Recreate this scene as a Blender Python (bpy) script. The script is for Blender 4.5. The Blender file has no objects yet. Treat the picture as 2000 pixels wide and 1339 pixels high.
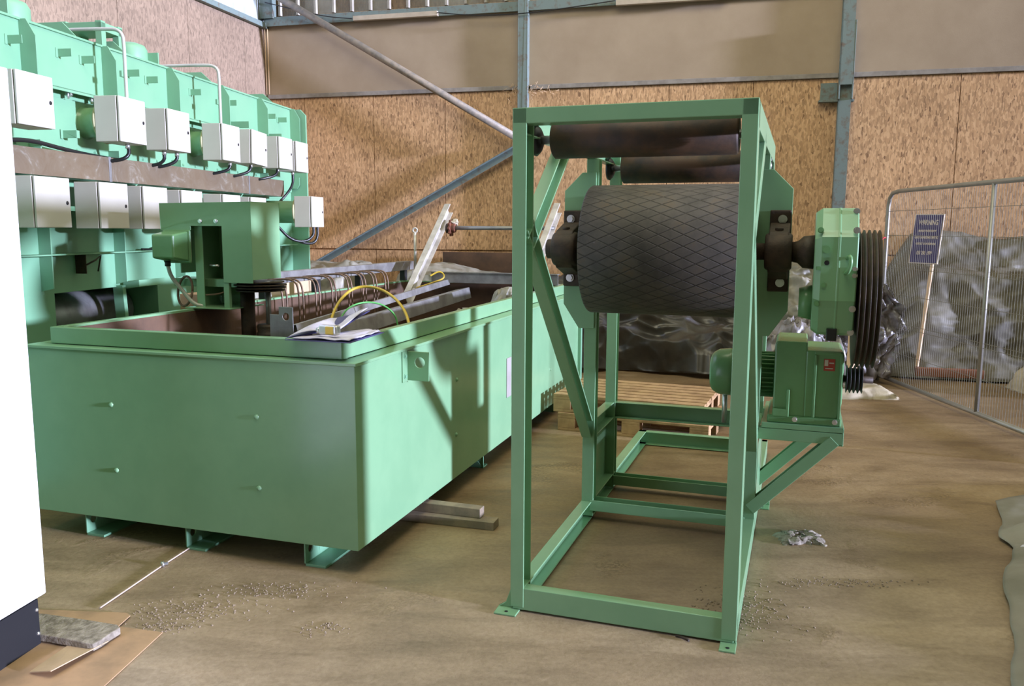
import bpy, bmesh, math, random
from mathutils import Vector, Matrix, noise
random.seed(7)
C = bpy.context.scene.collection
S = bpy.context.scene
PI = math.pi

# ------------------------------------------------------------------ camera
PITCH, ROLL = 0.13526908, -0.00482763
FPX = 1639.466756
cp, sp = math.cos(PITCH), math.sin(PITCH)
r0 = Vector((1, 0, 0)); f0 = Vector((0, cp, -sp)); d0 = Vector((0, -sp, -cp))
cr, sr = math.cos(ROLL), math.sin(ROLL)
right = r0 * cr + d0 * sr
down = -r0 * sr + d0 * cr
cam_d = bpy.data.cameras.new('camera')
cam = bpy.data.objects.new('camera', cam_d)
C.objects.link(cam)
cam_d.sensor_width = 36.0
cam_d.lens = FPX / 2000 * 36.0
cam_d.clip_end = 200
m = Matrix((right, -down, -f0)).transposed().to_4x4()
m.translation = Vector((0, 0, 1.6))
cam.matrix_world = m
S.camera = cam

# ------------------------------------------------------------------ world, sun, exposure
S.view_settings.view_transform = 'Standard'
S.view_settings.look = 'None'
S.view_settings.gamma = 1
S.view_settings.exposure = 0.0
W = bpy.data.worlds.new('world'); S.world = W; W.use_nodes = True
wn = W.node_tree
bg = wn.nodes['Background']
# daylight spilling in from the open side on the right, dim shed elsewhere
_tc = wn.nodes.new('ShaderNodeTexCoord')
_col = None
for _dir, _lo, _hi, _c in (((0.96, 0.12, 0.25), 0.50, 1.0, (0.80, 0.88, 0.78)), ((-0.1, 0.35, 0.93), 0.35, 1.0, (0.34, 0.31, 0.20))):
    _dot = wn.nodes.new('ShaderNodeVectorMath'); _dot.operation = 'DOT_PRODUCT'
    _dot.inputs[1].default_value = _dir
    wn.links.new(_tc.outputs['Generated'], _dot.inputs[0])
    _mr = wn.nodes.new('ShaderNodeMapRange'); _mr.interpolation_type = 'SMOOTHSTEP'
    _mr.inputs['From Min'].default_value = _lo; _mr.inputs['From Max'].default_value = _hi
    wn.links.new(_dot.outputs['Value'], _mr.inputs['Value'])
    _sc = wn.nodes.new('ShaderNodeVectorMath'); _sc.operation = 'SCALE'
    _sc.inputs[0].default_value = _c
    wn.links.new(_mr.outputs['Result'], _sc.inputs['Scale'])
    _ad = wn.nodes.new('ShaderNodeVectorMath'); _ad.operation = 'ADD'
    if _col is None: _ad.inputs[0].default_value = (0.068, 0.058, 0.030)
    else: wn.links.new(_col, _ad.inputs[0])
    wn.links.new(_sc.outputs[0], _ad.inputs[1]); _col = _ad.outputs[0]
wn.links.new(_col, bg.inputs['Color'])
bg.inputs['Strength'].default_value = 1.0


def sun(name, az, el, strength, color, angle):
    l = bpy.data.lights.new(name, 'SUN'); l.energy = strength; l.color = color; l.angle = math.radians(angle)
    o = bpy.data.objects.new(name, l); C.objects.link(o)
    a, e = math.radians(az), math.radians(el)
    src = Vector((math.cos(e) * math.cos(a), math.cos(e) * math.sin(a), math.sin(e)))
    o.rotation_euler = src.to_track_quat('Z', 'Y').to_euler()
    o.location = src * 12
    return o


# daylight raking in low through the shed's open doorway on the right
sun('doorway_daylight', -22, 5.5, 7.2, (0.94, 1.0, 1.45), 3.0)


def area(name, loc, target, sx, sy, power, color):
    l = bpy.data.lights.new(name, 'AREA'); l.shape = 'RECTANGLE'; l.size = sx; l.size_y = sy
    l.energy = power; l.color = color
    o = bpy.data.objects.new(name, l); C.objects.link(o)
    o.location = loc
    o.rotation_euler = (Vector(loc) - Vector(target)).to_track_quat('Z', 'Y').to_euler()
    return o


# shed roof light, then an added fill lamp aimed at the back wall
area('roof_light_near', (-0.3, 2.2, 7.5), (-0.3, 2.2, 0), 3.5, 3.0, 205, (1.0, 0.96, 0.74))
area('back_wall_fill', (0.5, 5.5, 8.0), (-0.5, 11.5, 2.2), 8.0, 2.0, 275, (1.0, 0.94, 0.70))

# ------------------------------------------------------------------ materials


def nodes_of(name):
    m_ = bpy.data.materials.new(name); m_.use_nodes = True
    nt = m_.node_tree
    return m_, nt, nt.nodes['Principled BSDF']


def ramp(nt, fac, stops):
    r = nt.nodes.new('ShaderNodeValToRGB')
    el = r.color_ramp.elements
    while len(el) < len(stops): el.new(0.5)
    for e, (p, c) in zip(el, stops):
        e.position = p; e.color = (*c, 1)
    nt.links.new(fac, r.inputs['Fac'])
    return r.outputs['Color']


def coords(nt, scale=(1, 1, 1), rot=(0, 0, 0), world=False):
    tc = nt.nodes.new('ShaderNodeTexCoord')
    mp = nt.nodes.new('ShaderNodeMapping')
    mp.inputs['Scale'].default_value = scale; mp.inputs['Rotation'].default_value = rot
    nt.links.new(tc.outputs['Object'], mp.inputs['Vector'])
    return mp.outputs['Vector']


def noise_tex(nt, vec, scale, detail=4, rough=0.6, dist=0.0):
    n = nt.nodes.new('ShaderNodeTexNoise')
    n.inputs['Scale'].default_value = scale; n.inputs['Detail'].default_value = detail
    n.inputs['Roughness'].default_value = rough; n.inputs['Distortion'].default_value = dist
    nt.links.new(vec, n.inputs['Vector'])
    return n.outputs['Fac']


def mixc(nt, fac, a, b, mode='MIX'):
    n = nt.nodes.new('ShaderNodeMix'); n.data_type = 'RGBA'; n.blend_type = mode
    if isinstance(fac, (int, float)): n.inputs[0].default_value = fac
    else: nt.links.new(fac, n.inputs[0])
    for i, v in ((6, a), (7, b)):
        if isinstance(v, tuple): n.inputs[i].default_value = (*v, 1)
        else: nt.links.new(v, n.inputs[i])
    return n.outputs[2]


def bump(nt, p, h, strength, distance=0.01):
    b = nt.nodes.new('ShaderNodeBump'); b.inputs['Strength'].default_value = strength
    b.inputs['Distance'].default_value = distance
    nt.links.new(h, b.inputs['Height']); nt.links.new(b.outputs['Normal'], p.inputs['Normal'])


def plain(name, col, rough=0.5, metal=0.0, col2=None, scale=6, bumps=0.0, bscale=60, coat=0.0, lo=0.4, hi=0.62):
    m_, nt, p = nodes_of(name)
    v = coords(nt)
    c2 = col2 if col2 else tuple(c * 0.85 for c in col)
    n = noise_tex(nt, v, scale, 5)
    nt.links.new(ramp(nt, n, [(lo, col), (hi, c2)]), p.inputs['Base Color'])
    p.inputs['Roughness'].default_value = rough; p.inputs['Metallic'].default_value = metal
    p.inputs['Coat Weight'].default_value = coat
    if bumps: bump(nt, p, noise_tex(nt, v, bscale, 3), bumps, 0.004)
    return m_


M = {}
M['green'] = plain('green_paint', (0.20, 0.37, 0.20), 0.24, 0, (0.18, 0.345, 0.185), 3, 0.03, 40)
M['green_dark'] = plain('machine_green_paint', (0.145, 0.305, 0.135), 0.27, 0, (0.13, 0.275, 0.12), 5, 0.1, 50)
M['green_pale'] = plain('pale_green_paint', (0.175, 0.36, 0.215), 0.42, 0, (0.155, 0.335, 0.20), 2, 0.05, 30)
M['white_box'] = plain('light_grey_enclosure_paint', (0.50, 0.475, 0.41), 0.45, 0, (0.47, 0.445, 0.385), 3, 0.05, 200)
M['white_cab'] = plain('white_cabinet_paint', (0.86, 0.87, 0.86), 0.4)
M['black'] = plain('black_plastic', (0.012, 0.012, 0.014), 0.4)
M['navy'] = plain('black_plinth_paint', (0.004, 0.004, 0.006), 0.75)
M['cable'] = plain('black_cable', (0.015, 0.015, 0.015), 0.35)
M['chrome'] = plain('zinc_bolt', (0.72, 0.72, 0.70), 0.3, 0.85)
M['zinc'] = plain('galvanised_steel', (0.36, 0.36, 0.35), 0.45, 0.6, (0.25, 0.245, 0.24), 7, 0.05, 60)
M['alu'] = plain('pale_aluminium_channel', (0.66, 0.63, 0.57), 0.42, 0.35, (0.48, 0.45, 0.40), 9)
M['copper'] = plain('copper_pipe', (0.20, 0.125, 0.08), 0.5, 0.4, (0.13, 0.09, 0.06), 20)
M['dark_iron'] = plain('dark_rusty_iron', (0.055, 0.036, 0.022), 0.6, 0.3, (0.03, 0.022, 0.015), 18, 0.3, 80)
M['rust'] = plain('rusty_red_sprocket', (0.22, 0.07, 0.035), 0.8, 0.1, (0.12, 0.05, 0.03), 30, 0.3, 90)
M['roller'] = plain('brown_rusted_roller', (0.06, 0.028, 0.012), 0.6, 0.1, (0.022, 0.013, 0.008), 10, 0.15, 60)
M['liner'] = plain('rusty_brown_tank_lining', (0.145, 0.08, 0.045), 0.7, 0.1, (0.07, 0.043, 0.028), 4, 0.3, 30, lo=0.35, hi=0.68)
M['wood'] = plain('pallet_wood', (0.46, 0.29, 0.14), 0.75, 0, (0.32, 0.19, 0.09), 9)
M['wood_old'] = plain('dusty_timber', (0.30, 0.23, 0.15), 0.8, 0, (0.20, 0.16, 0.11), 10)
M['wood_red'] = plain('red_brown_board', (0.28, 0.11, 0.05), 0.7)
M['wood_pale'] = plain('pale_stake_wood', (0.72, 0.50, 0.30), 0.7)
M['card'] = plain('brown_cardboard', (0.42, 0.27, 0.15), 0.85, 0, (0.30, 0.20, 0.115), 7, lo=0.45, hi=0.7)
M['card_light'] = plain('light_cardboard_flap', (0.52, 0.38, 0.24), 0.85, 0, (0.46, 0.34, 0.21), 8)
M['slab'] = plain('rough_grey_concrete', (0.33, 0.29, 0.23), 0.9, 0, (0.17, 0.145, 0.11), 22, 0.9, 70)
M['blue_steel'] = plain('faded_blue_steel', (0.165, 0.215, 0.20), 0.6, 0.1, (0.15, 0.12, 0.09), 14, 0.2, 50, lo=0.52, hi=0.70)
M['tube'] = plain('dusty_grey_tube', (0.30, 0.25, 0.19), 0.6, 0.2, (0.20, 0.18, 0.15), 12)
M['rail'] = plain('grey_wooden_rail', (0.31, 0.28, 0.25), 0.8, 0, (0.24, 0.215, 0.19), 10)
M['strip'] = plain('pale_wooden_batten', (0.50, 0.42, 0.32), 0.7)
M['fence'] = plain('galvanised_fence_tube', (0.37, 0.36, 0.32), 0.42, 0.5)
M['fence_wire'] = plain('fence_mesh_wire', (0.26, 0.25, 0.20), 0.5, 0.4)
M['red_rope'] = plain('red_string', (0.6, 0.05, 0.06), 0.7)
M['navy_sign'] = plain('navy_sign_board', (0.045, 0.03, 0.11), 0.5)
M['cream'] = plain('cream_lettering', (0.62, 0.52, 0.42), 0.6)
M['grit'] = plain('brown_mortar_grit', (0.21, 0.155, 0.10), 0.9, 0, (0.30, 0.24, 0.17), 60)
M['paper'] = plain('lilac_white_paper', (0.60, 0.58, 0.68), 0.6, 0, (0.50, 0.48, 0.60), 12, 0.3, 20)
M['folder'] = plain('dark_blue_folder', (0.05, 0.05, 0.16), 0.4)
M['yellow'] = plain('yellow_tape_case', (0.75, 0.52, 0.08), 0.4)
M['yellow_cable'] = plain('yellow_cable', (0.60, 0.42, 0.04), 0.45)
M['green_cable'] = plain('green_cable', (0.10, 0.40, 0.10), 0.45)
M['red_label'] = plain('red_label', (0.45, 0.05, 0.03), 0.5)
M['grey_label'] = plain('grey_nameplate', (0.35, 0.32, 0.30), 0.5)
M['conduit'] = plain('grey_conduit', (0.50, 0.50, 0.45), 0.4, 0.2)
M['sack'] = plain('pale_canvas_sack', (0.48, 0.42, 0.30), 0.9, 0, (0.36, 0.31, 0.22), 9, 0.4, 60)
M['cream_flange'] = plain('cream_insulation_disc', (0.46, 0.44, 0.26), 0.7)
M['brown_hose'] = plain('brown_hose', (0.20, 0.12, 0.08), 0.5)
M['black_rubber'] = plain('black_rubber', (0.02, 0.02, 0.02), 0.6)
M['rope_white'] = plain('pale_line', (0.55, 0.44, 0.34), 0.8)


def mat_trunk():
    m_, nt, p = nodes_of('oxidised_galvanised_trunking')
    v = coords(nt, (1, 1, 1))
    a = noise_tex(nt, v, 5, 6, 0.7, 1.5)
    c = ramp(nt, a, [(0.36, (0.165, 0.12, 0.075)), (0.57, (0.19, 0.15, 0.102)), (0.70, (0.32, 0.30, 0.25))])
    nt.links.new(c, p.inputs['Base Color'])
    p.inputs['Roughness'].default_value = 0.45; p.inputs['Metallic'].default_value = 0.25
    return m_


M['trunk'] = mat_trunk()


def mat_osb(name, lightc, midc, darkc, flake=1.0):
    m_, nt, p = nodes_of(name)
    cols = None
    masks = []
    for i, (rot, seed) in enumerate(((0.6, 0.0), (-0.75, 3.0), (1.45, 7.0))):
        v = coords(nt, (58, 58, 20), (0, rot, seed * 0.1))
        vo = nt.nodes.new('ShaderNodeTexVoronoi'); vo.feature = 'F1'; vo.inputs['Scale'].default_value = 1.0
        nt.links.new(v, vo.inputs['Vector'])
        sep = nt.nodes.new('ShaderNodeSeparateColor'); nt.links.new(vo.outputs['Color'], sep.inputs['Color'])
        c = ramp(nt, sep.outputs[0], [(0.0, darkc), (0.07 * flake, tuple(x * 0.72 for x in midc)), (0.5, midc), (1.0, lightc)])
        masks.append(sep.outputs[1])
        if cols is None: cols = c
        else:
            th = nt.nodes.new('ShaderNodeMath'); th.operation = 'GREATER_THAN'; th.inputs[1].default_value = 0.55
            nt.links.new(sep.outputs[1], th.inputs[0])
            cols = mixc(nt, th.outputs[0], cols, c)
    v1 = coords(nt)
    big = noise_tex(nt, v1, 0.9, 4, 0.55)
    shade = ramp(nt, big, [(0.30, (0.82, 0.80, 0.78)), (0.7, (1.08, 1.06, 1.05))])
    cols = mixc(nt, 1.0, cols, shade, 'MULTIPLY')
    spots = noise_tex(nt, coords(nt, (34, 34, 22)), 1.5, 2, 0.5)
    sp_ = ramp(nt, spots, [(0.69, (1, 1, 1)), (0.76, (0.42, 0.32, 0.25))])
    cols = mixc(nt, 1.0, cols, sp_, 'MULTIPLY')
    nt.links.new(cols, p.inputs['Base Color'])
    p.inputs['Roughness'].default_value = 0.7
    bump(nt, p, masks[0], 0.15, 0.003)
    return m_


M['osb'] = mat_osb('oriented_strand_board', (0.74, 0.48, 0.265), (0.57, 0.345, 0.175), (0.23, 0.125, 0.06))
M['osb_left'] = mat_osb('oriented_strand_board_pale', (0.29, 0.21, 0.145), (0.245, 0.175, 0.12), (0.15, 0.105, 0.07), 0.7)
M['board'] = plain('plain_hardboard', (0.40, 0.31, 0.215), 0.75, 0, (0.32, 0.24, 0.16), 1.6, 0.12, 90, lo=0.3, hi=0.75)
M['clad'] = plain('beige_profiled_cladding', (0.36, 0.33, 0.27), 0.5, 0.1, (0.28, 0.25, 0.20), 3)
M['clad_gap'] = plain('blue_white_cladding', (0.55, 0.60, 0.66), 0.5)


def mat_floor():
    m_, nt, p = nodes_of('dusty_concrete_floor')
    v = coords(nt)
    a = noise_tex(nt, v, 0.9, 8, 0.65, 0.4)
    vs = coords(nt, (0.6, 2.2, 1), (0, 0, 0.15))
    b = noise_tex(nt, vs, 2.2, 7, 0.7, 0.6)
    f = noise_tex(nt, v, 42, 5, 0.7)
    c1 = ramp(nt, a, [(0.30, (0.20, 0.138, 0.082)), (0.52, (0.31, 0.235, 0.15)), (0.72, (0.45, 0.365, 0.27))])
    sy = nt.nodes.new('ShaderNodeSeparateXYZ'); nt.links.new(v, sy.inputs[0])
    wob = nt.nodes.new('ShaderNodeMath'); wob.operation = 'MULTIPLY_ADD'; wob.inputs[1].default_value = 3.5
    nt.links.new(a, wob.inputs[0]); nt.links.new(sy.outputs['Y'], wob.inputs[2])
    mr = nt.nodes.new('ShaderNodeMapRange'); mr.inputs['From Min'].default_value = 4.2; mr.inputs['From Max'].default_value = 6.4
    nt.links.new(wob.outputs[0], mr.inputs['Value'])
    c1 = mixc(nt, 1.0, c1, ramp(nt, mr.outputs['Result'], [(0.0, (1.12, 1.16, 1.26)), (1.0, (0.86, 0.78, 0.62))]), 'MULTIPLY')  # light fall-off painted into the floor colour: paler near the camera, browner far off
    c2 = ramp(nt, b, [(0.32, (0.68, 0.66, 0.64)), (0.55, (1, 1, 1)), (0.8, (1.12, 1.1, 1.08))])
    c = mixc(nt, 1.0, c1, c2, 'MULTIPLY')
    c3 = ramp(nt, f, [(0.30, (0.82, 0.80, 0.78)), (0.6, (1.05, 1.05, 1.05))])
    c = mixc(nt, 1.0, c, c3, 'MULTIPLY')
    # broken-up pitted patches
    pm = noise_tex(nt, v, 1.5, 3, 0.5, 0.8)
    pmask = ramp(nt, pm, [(0.60, (0, 0, 0)), (0.68, (1, 1, 1))])
    g = noise_tex(nt, v, 55, 3, 0.6)
    gc = ramp(nt, g, [(0.42, (0.62, 0.60, 0.55)), (0.6, (1.12, 1.1, 1.05))])
    c = mixc(nt, pmask, c, mixc(nt, 1.0, c, gc, 'MULTIPLY'))
    nt.links.new(c, p.inputs['Base Color'])
    rr = ramp(nt, b, [(0.3, (0.5, 0.5, 0.5)), (0.7, (0.75, 0.75, 0.75))])
    nt.links.new(rr, p.inputs['Roughness'])
    mul = nt.nodes.new('ShaderNodeMath'); mul.operation = 'MULTIPLY'
    nt.links.new(g, mul.inputs[0]); nt.links.new(pmask, mul.inputs[1])
    add = nt.nodes.new('ShaderNodeMath'); add.operation = 'ADD'
    half = nt.nodes.new('ShaderNodeMath'); half.operation = 'MULTIPLY'; half.inputs[1].default_value = 0.25
    nt.links.new(f, half.inputs[0])
    nt.links.new(mul.outputs[0], add.inputs[0]); nt.links.new(half.outputs[0], add.inputs[1])
    bump(nt, p, add.outputs[0], 0.55, 0.012)
    return m_


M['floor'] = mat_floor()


def mat_drum(R_):
    m_, nt, p = nodes_of('diamond_grooved_black_rubber')
    tc = nt.nodes.new('ShaderNodeTexCoord'); sx = nt.nodes.new('ShaderNodeSeparateXYZ')
    nt.links.new(tc.outputs['Object'], sx.inputs[0])

    def mth(op, a, b=None):
        n = nt.nodes.new('ShaderNodeMath'); n.operation = op
        for i, x in enumerate((a, b)):
            if x is None: continue
            if isinstance(x, (int, float)): n.inputs[i].default_value = x
            else: nt.links.new(x, n.inputs[i])
        return n.outputs[0]
    th = mth('MULTIPLY', mth('ARCTAN2', sx.outputs['Z'], sx.outputs['Y']), 19 / PI)
    u = mth('MULTIPLY', sx.outputs['X'], 1 / 0.115)
    l1 = mth('ABSOLUTE', mth('SUBTRACT', mth('FRACT', mth('ADD', th, u)), 0.5))
    l2 = mth('ABSOLUTE', mth('SUBTRACT', mth('FRACT', mth('SUBTRACT', th, u)), 0.5))
    mn = mth('MINIMUM', l1, l2)
    line = ramp(nt, mn, [(0.03, (0, 0, 0)), (0.07, (1, 1, 1))])
    n1 = noise_tex(nt, coords(nt), 7, 6, 0.65)
    base = ramp(nt, n1, [(0.35, (0.035, 0.030, 0.024)), (0.55, (0.065, 0.055, 0.043)), (0.72, (0.085, 0.058, 0.030))])
    nt.links.new(mixc(nt, line, (0.02, 0.015, 0.010), base), p.inputs['Base Color'])
    p.inputs['Roughness'].default_value = 0.62
    bump(nt, p, line, 0.5, 0.004)
    return m_


def mat_tarp(name, c1, c2, rough, wr=0.6, sc=9):
    m_, nt, p = nodes_of(name)
    v = coords(nt)
    a = noise_tex(nt, v, 3, 5, 0.6)
    nt.links.new(ramp(nt, a, [(0.35, c1), (0.65, c2)]), p.inputs['Base Color'])
    rr = noise_tex(nt, v, 2.2, 3)
    nt.links.new(ramp(nt, rr, [(0.35, (rough,) * 3), (0.7, (min(1, rough + 0.35),) * 3)]), p.inputs['Roughness'])
    vo = nt.nodes.new('ShaderNodeTexNoise'); vo.noise_type = 'RIDGED_MULTIFRACTAL'
    vo.inputs['Scale'].default_value = sc; vo.inputs['Detail'].default_value = 3; vo.inputs['Distortion'].default_value = 0.6
    nt.links.new(v, vo.inputs['Vector'])
    bump(nt, p, vo.outputs['Fac'], wr, 0.05)
    p.inputs['Specular IOR Level'].default_value = 0.7
    return m_


M['tarp'] = mat_tarp('dusty_grey_green_tarpaulin', (0.075, 0.066, 0.042), (0.145, 0.130, 0.085), 0.46, 0.3, 1.1)
M['poly'] = mat_tarp('black_polythene', (0.022, 0.020, 0.017), (0.062, 0.055, 0.042), 0.33, 0.2, 1.3)
M['poly_pale'] = mat_tarp('pale_dusty_sheet', (0.20, 0.195, 0.15), (0.32, 0.30, 0.24), 0.4, 0.6, 3)
M['poly_grey'] = mat_tarp('crumpled_silver_polythene', (0.12, 0.11, 0.105), (0.26, 0.24, 0.235), 0.2, 0.9, 4.5)
M['sheet'] = mat_tarp('dusty_clear_sheet', (0.17, 0.165, 0.13), (0.25, 0.24, 0.20), 0.35, 0.4, 2.5)
M['paper_white'] = plain('white_torn_paper', (0.66, 0.65, 0.74), 0.6)

# ------------------------------------------------------------------ geometry helpers


def tag(o, label=None, cat=None, group=None, kind=None):
    if label: o['label'] = label
    if cat: o['category'] = cat
    if group: o['group'] = group
    if kind: o['kind'] = kind
    return o


class MB:
    def __init__(s): s.v = []; s.f = []; s.sm = []

    def add(s, vs, fs, smooth=False):
        k = len(s.v); s.v += [tuple(p) for p in vs]
        s.f += [tuple(i + k for i in f) for f in fs]; s.sm += [smooth] * len(fs)
        return s

    def box(s, x0, x1, y0, y1, z0, z1):
        vs = [(x, y, z) for z in (z0, z1) for y in (y0, y1) for x in (x0, x1)]
        return s.add(vs, [(0, 2, 3, 1), (4, 5, 7, 6), (0, 1, 5, 4), (2, 6, 7, 3), (0, 4, 6, 2), (1, 3, 7, 5)])

    def prism(s, poly, a, b, axis='x'):
        """poly of 2-D points extruded between a and b on the axis"""
        n = len(poly)

        def P(t, p):
            return {'x': (t, p[0], p[1]), 'y': (p[0], t, p[1]), 'z': (p[0], p[1], t)}[axis]
        vs = [P(a, p) for p in poly] + [P(b, p) for p in poly]
        fs = [tuple(range(n))[::-1], tuple(range(n, 2 * n))] + [(i, (i + 1) % n, n + (i + 1) % n, n + i) for i in range(n)]
        return s.add(vs, fs)

    def cyl(s, a, b, r, n=20, r2=None, caps=True):
        a, b = Vector(a), Vector(b); d = (b - a).normalized()
        up = Vector((0, 0, 1)) if abs(d.z) < 0.9 else Vector((1, 0, 0))
        e1 = d.cross(up).normalized(); e2 = d.cross(e1)
        r2 = r if r2 is None else r2
        vs = [a + (e1 * math.cos(t) + e2 * math.sin(t)) * r for t in [2 * PI * i / n for i in range(n)]]
        vs += [b + (e1 * math.cos(t) + e2 * math.sin(t)) * r2 for t in [2 * PI * i / n for i in range(n)]]
        s.add(vs, [(i, (i + 1) % n, n + (i + 1) % n, n + i) for i in range(n)], True)
        if caps:
            s.add(vs, [tuple(range(n))[::-1], tuple(range(n, 2 * n))])
        return s

    def lathe(s, prof, o, axis='x', n=40):
        """prof = (along, radius) list revolved about axis through o"""
        vs = []; ox, oy, oz = o
        for (t, r) in prof:
            for i in range(n):
                c_, s_ = r * math.cos(2 * PI * i / n), r * math.sin(2 * PI * i / n)
                vs.append({'x': (ox + t, oy + c_, oz + s_), 'y': (ox + c_, oy + t, oz + s_), 'z': (ox + c_, oy + s_, oz + t)}[axis])
        fs = []
        for k in range(len(prof) - 1):
            for i in range(n):
                j = (i + 1) % n
                fs.append((k * n + i, k * n + j, (k + 1) * n + j, (k + 1) * n + i))
        return s.add(vs, fs, True)

    def tube(s, pts, r, n=10, smooth_path=0):
        pts = [Vector(p) for p in pts]
        for _ in range(smooth_path):
            q = [pts[0]]
            for a, b in zip(pts, pts[1:]): q += [a * .75 + b * .25, a * .25 + b * .75]
            q.append(pts[-1]); pts = q
        vs = []; prev = None
        for i, p in enumerate(pts):
            d = (pts[min(i + 1, len(pts) - 1)] - pts[max(i - 1, 0)]).normalized()
            if prev is None:
                up = Vector((0, 0, 1)) if abs(d.z) < 0.9 else Vector((1, 0, 0))
                e1 = d.cross(up).normalized()
            else:
                e1 = (prev - d * prev.dot(d)).normalized()
            prev = e1; e2 = d.cross(e1)
            vs += [p + (e1 * math.cos(2 * PI * k / n) + e2 * math.sin(2 * PI * k / n)) * r for k in range(n)]
        fs = []
        for i in range(len(pts) - 1):
            for k in range(n):
                j = (k + 1) % n
                fs.append((i * n + k, i * n + j, (i + 1) * n + j, (i + 1) * n + k))
        s.add(vs, fs, True)
        s.add(vs, [tuple(range(n))[::-1], tuple(range(len(vs) - n, len(vs)))])
        return s

    def bar(s, a, b, w, h, side=(0, 0, 1)):
        """rectangular bar from a to b; h measured along side-ish, w across"""
        a, b = Vector(a), Vector(b); d = (b - a).normalized()
        sd = Vector(side); e1 = (sd - d * sd.dot(d)).normalized(); e2 = d.cross(e1)
        vs = [p + e1 * x * h / 2 + e2 * y * w / 2 for p in (a, b) for x, y in ((-1, -1), (1, -1), (1, 1), (-1, 1))]
        return s.add(vs, [(3, 2, 1, 0), (4, 5, 6, 7), (0, 1, 5, 4), (1, 2, 6, 5), (2, 3, 7, 6), (3, 0, 4, 7)])

    def channel(s, a, b, depth, flange, t, web_n, flange_dir):
        """C section: web centred on line a-b, depth across (perp. to web_n), flanges going along flange_dir"""
        a, b = Vector(a), Vector(b); d = (b - a).normalized()
        fd = Vector(flange_dir); fd = (fd - d * fd.dot(d)).normalized()
        cr_ = d.cross(fd).normalized()
        pr_ = [(0, -depth / 2), (flange, -depth / 2), (flange, -depth / 2 + t), (t, -depth / 2 + t),
               (t, depth / 2 - t), (flange, depth / 2 - t), (flange, depth / 2), (0, depth / 2)]
        n = len(pr_)
        vs = [p + fd * x + cr_ * y for p in (a, b) for x, y in pr_]
        fs = [(i, (i + 1) % n, n + (i + 1) % n, n + i) for i in range(n)]
        for o in (0, n):
            q = [(0, 1, 2, 3), (0, 3, 4, 7), (4, 5, 6, 7)]
            fs += [tuple(i + o for i in (f if o else f[::-1])) for f in q]
        return s.add(vs, fs)

    def build(s, name, mat, parent=None, bevel=0.0, loc=None, rotz=0.0, segs=2):
        me = bpy.data.meshes.new(name)
        bm = bmesh.new()
        bv = [bm.verts.new(v) for v in s.v]
        for f, smt in zip(s.f, s.sm):
            try:
                fc = bm.faces.new([bv[i] for i in f]); fc.smooth = smt
            except ValueError:
                pass
        bmesh.ops.remove_doubles(bm, verts=bm.verts, dist=1e-5)
        bmesh.ops.recalc_face_normals(bm, faces=bm.faces)
        bm.to_mesh(me); bm.free()
        mats = mat if isinstance(mat, (list, tuple)) else [mat]
        for mm in mats: me.materials.append(M[mm] if isinstance(mm, str) else mm)
        o = bpy.data.objects.new(name, me); C.objects.link(o)
        if parent is not None: o.parent = parent
        if loc is not None: o.location = loc
        if rotz: o.rotation_euler = (0, 0, rotz)
        if bevel:
            b = o.modifiers.new('bevel', 'BEVEL'); b.width = bevel; b.segments = segs; b.limit_method = 'ANGLE'
            b.angle_limit = math.radians(40); b.harden_normals = False
        return o


def thing(name, label, cat, loc=(0, 0, 0), yaw=0.0, group=None):
    o = bpy.data.objects.new(name, None); C.objects.link(o)
    o.location = loc; o.rotation_euler = (0, 0, -math.radians(yaw)); o.empty_display_size = 0.2
    return tag(o, label, cat, group)


def copy_tree(o, parent=None):
    c = o.copy(); C.objects.link(c); c.parent = parent
    for ch in [x for x in bpy.data.objects if x.parent == o]: copy_tree(ch, c)
    return c


def gl(O, yaw, l):
    a = math.radians(yaw)
    return Vector((O[0] + l[0] * math.cos(a) + l[1] * math.sin(a), O[1] - l[0] * math.sin(a) + l[1] * math.cos(a), l[2]))


def hexbolt(mb, c, r, h, axis='y', sgn=-1):
    c = Vector(c); d = Vector({'x': (1, 0, 0), 'y': (0, 1, 0), 'z': (0, 0, 1)}[axis]) * sgn
    mb.cyl(c, c + d * h * 0.35, r * 1.35, 14); mb.cyl(c, c + d * h, r, 6)


def plate_hole(mb, x0, x1, z0, z1, y, t, hc, hr, n=24, corner=0.012):
    """plate in the x-z plane with a round hole"""
    out = []
    for i in range(n):
        a = 2 * PI * (i + 0.5) / n
        c_, s_ = math.cos(a), math.sin(a)
        tx = ((x1 - hc[0]) / c_ if c_ > 0 else (x0 - hc[0]) / c_) if abs(c_) > 1e-6 else 1e9
        tz = ((z1 - hc[1]) / s_ if s_ > 0 else (z0 - hc[1]) / s_) if abs(s_) > 1e-6 else 1e9
        k = min(tx, tz); out.append((hc[0] + c_ * k, hc[1] + s_ * k))
    for cx, cz in ((x0, z0), (x1, z0), (x1, z1), (x0, z1)):
        j = min(range(n), key=lambda q: (out[q][0] - cx) ** 2 + (out[q][1] - cz) ** 2); out[j] = (cx, cz)
    inn = [(hc[0] + hr * math.cos(2 * PI * (i + .5) / n), hc[1] + hr * math.sin(2 * PI * (i + .5) / n)) for i in range(n)]
    vs = [(p[0], yy, p[1]) for yy in (y, y + t) for p in out + inn]
    fs = []
    for i in range(n):
        j = (i + 1) % n
        fs += [(i, j, n + j, n + i), (2 * n + i, 3 * n + i, 3 * n + j, 2 * n + j), (i, 2 * n + i, 2 * n + j, j), (n + i, n + j, 3 * n + j, 3 * n + i)]
    return mb.add(vs, fs)


def fbm(x, y, z=0, oct=4):
    v = 0; a = 1
    for i in range(oct):
        v += a * noise.noise((x, y, z + i * 7.3)); x *= 2.03; y *= 2.03; a *= 0.5
    return v


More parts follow.
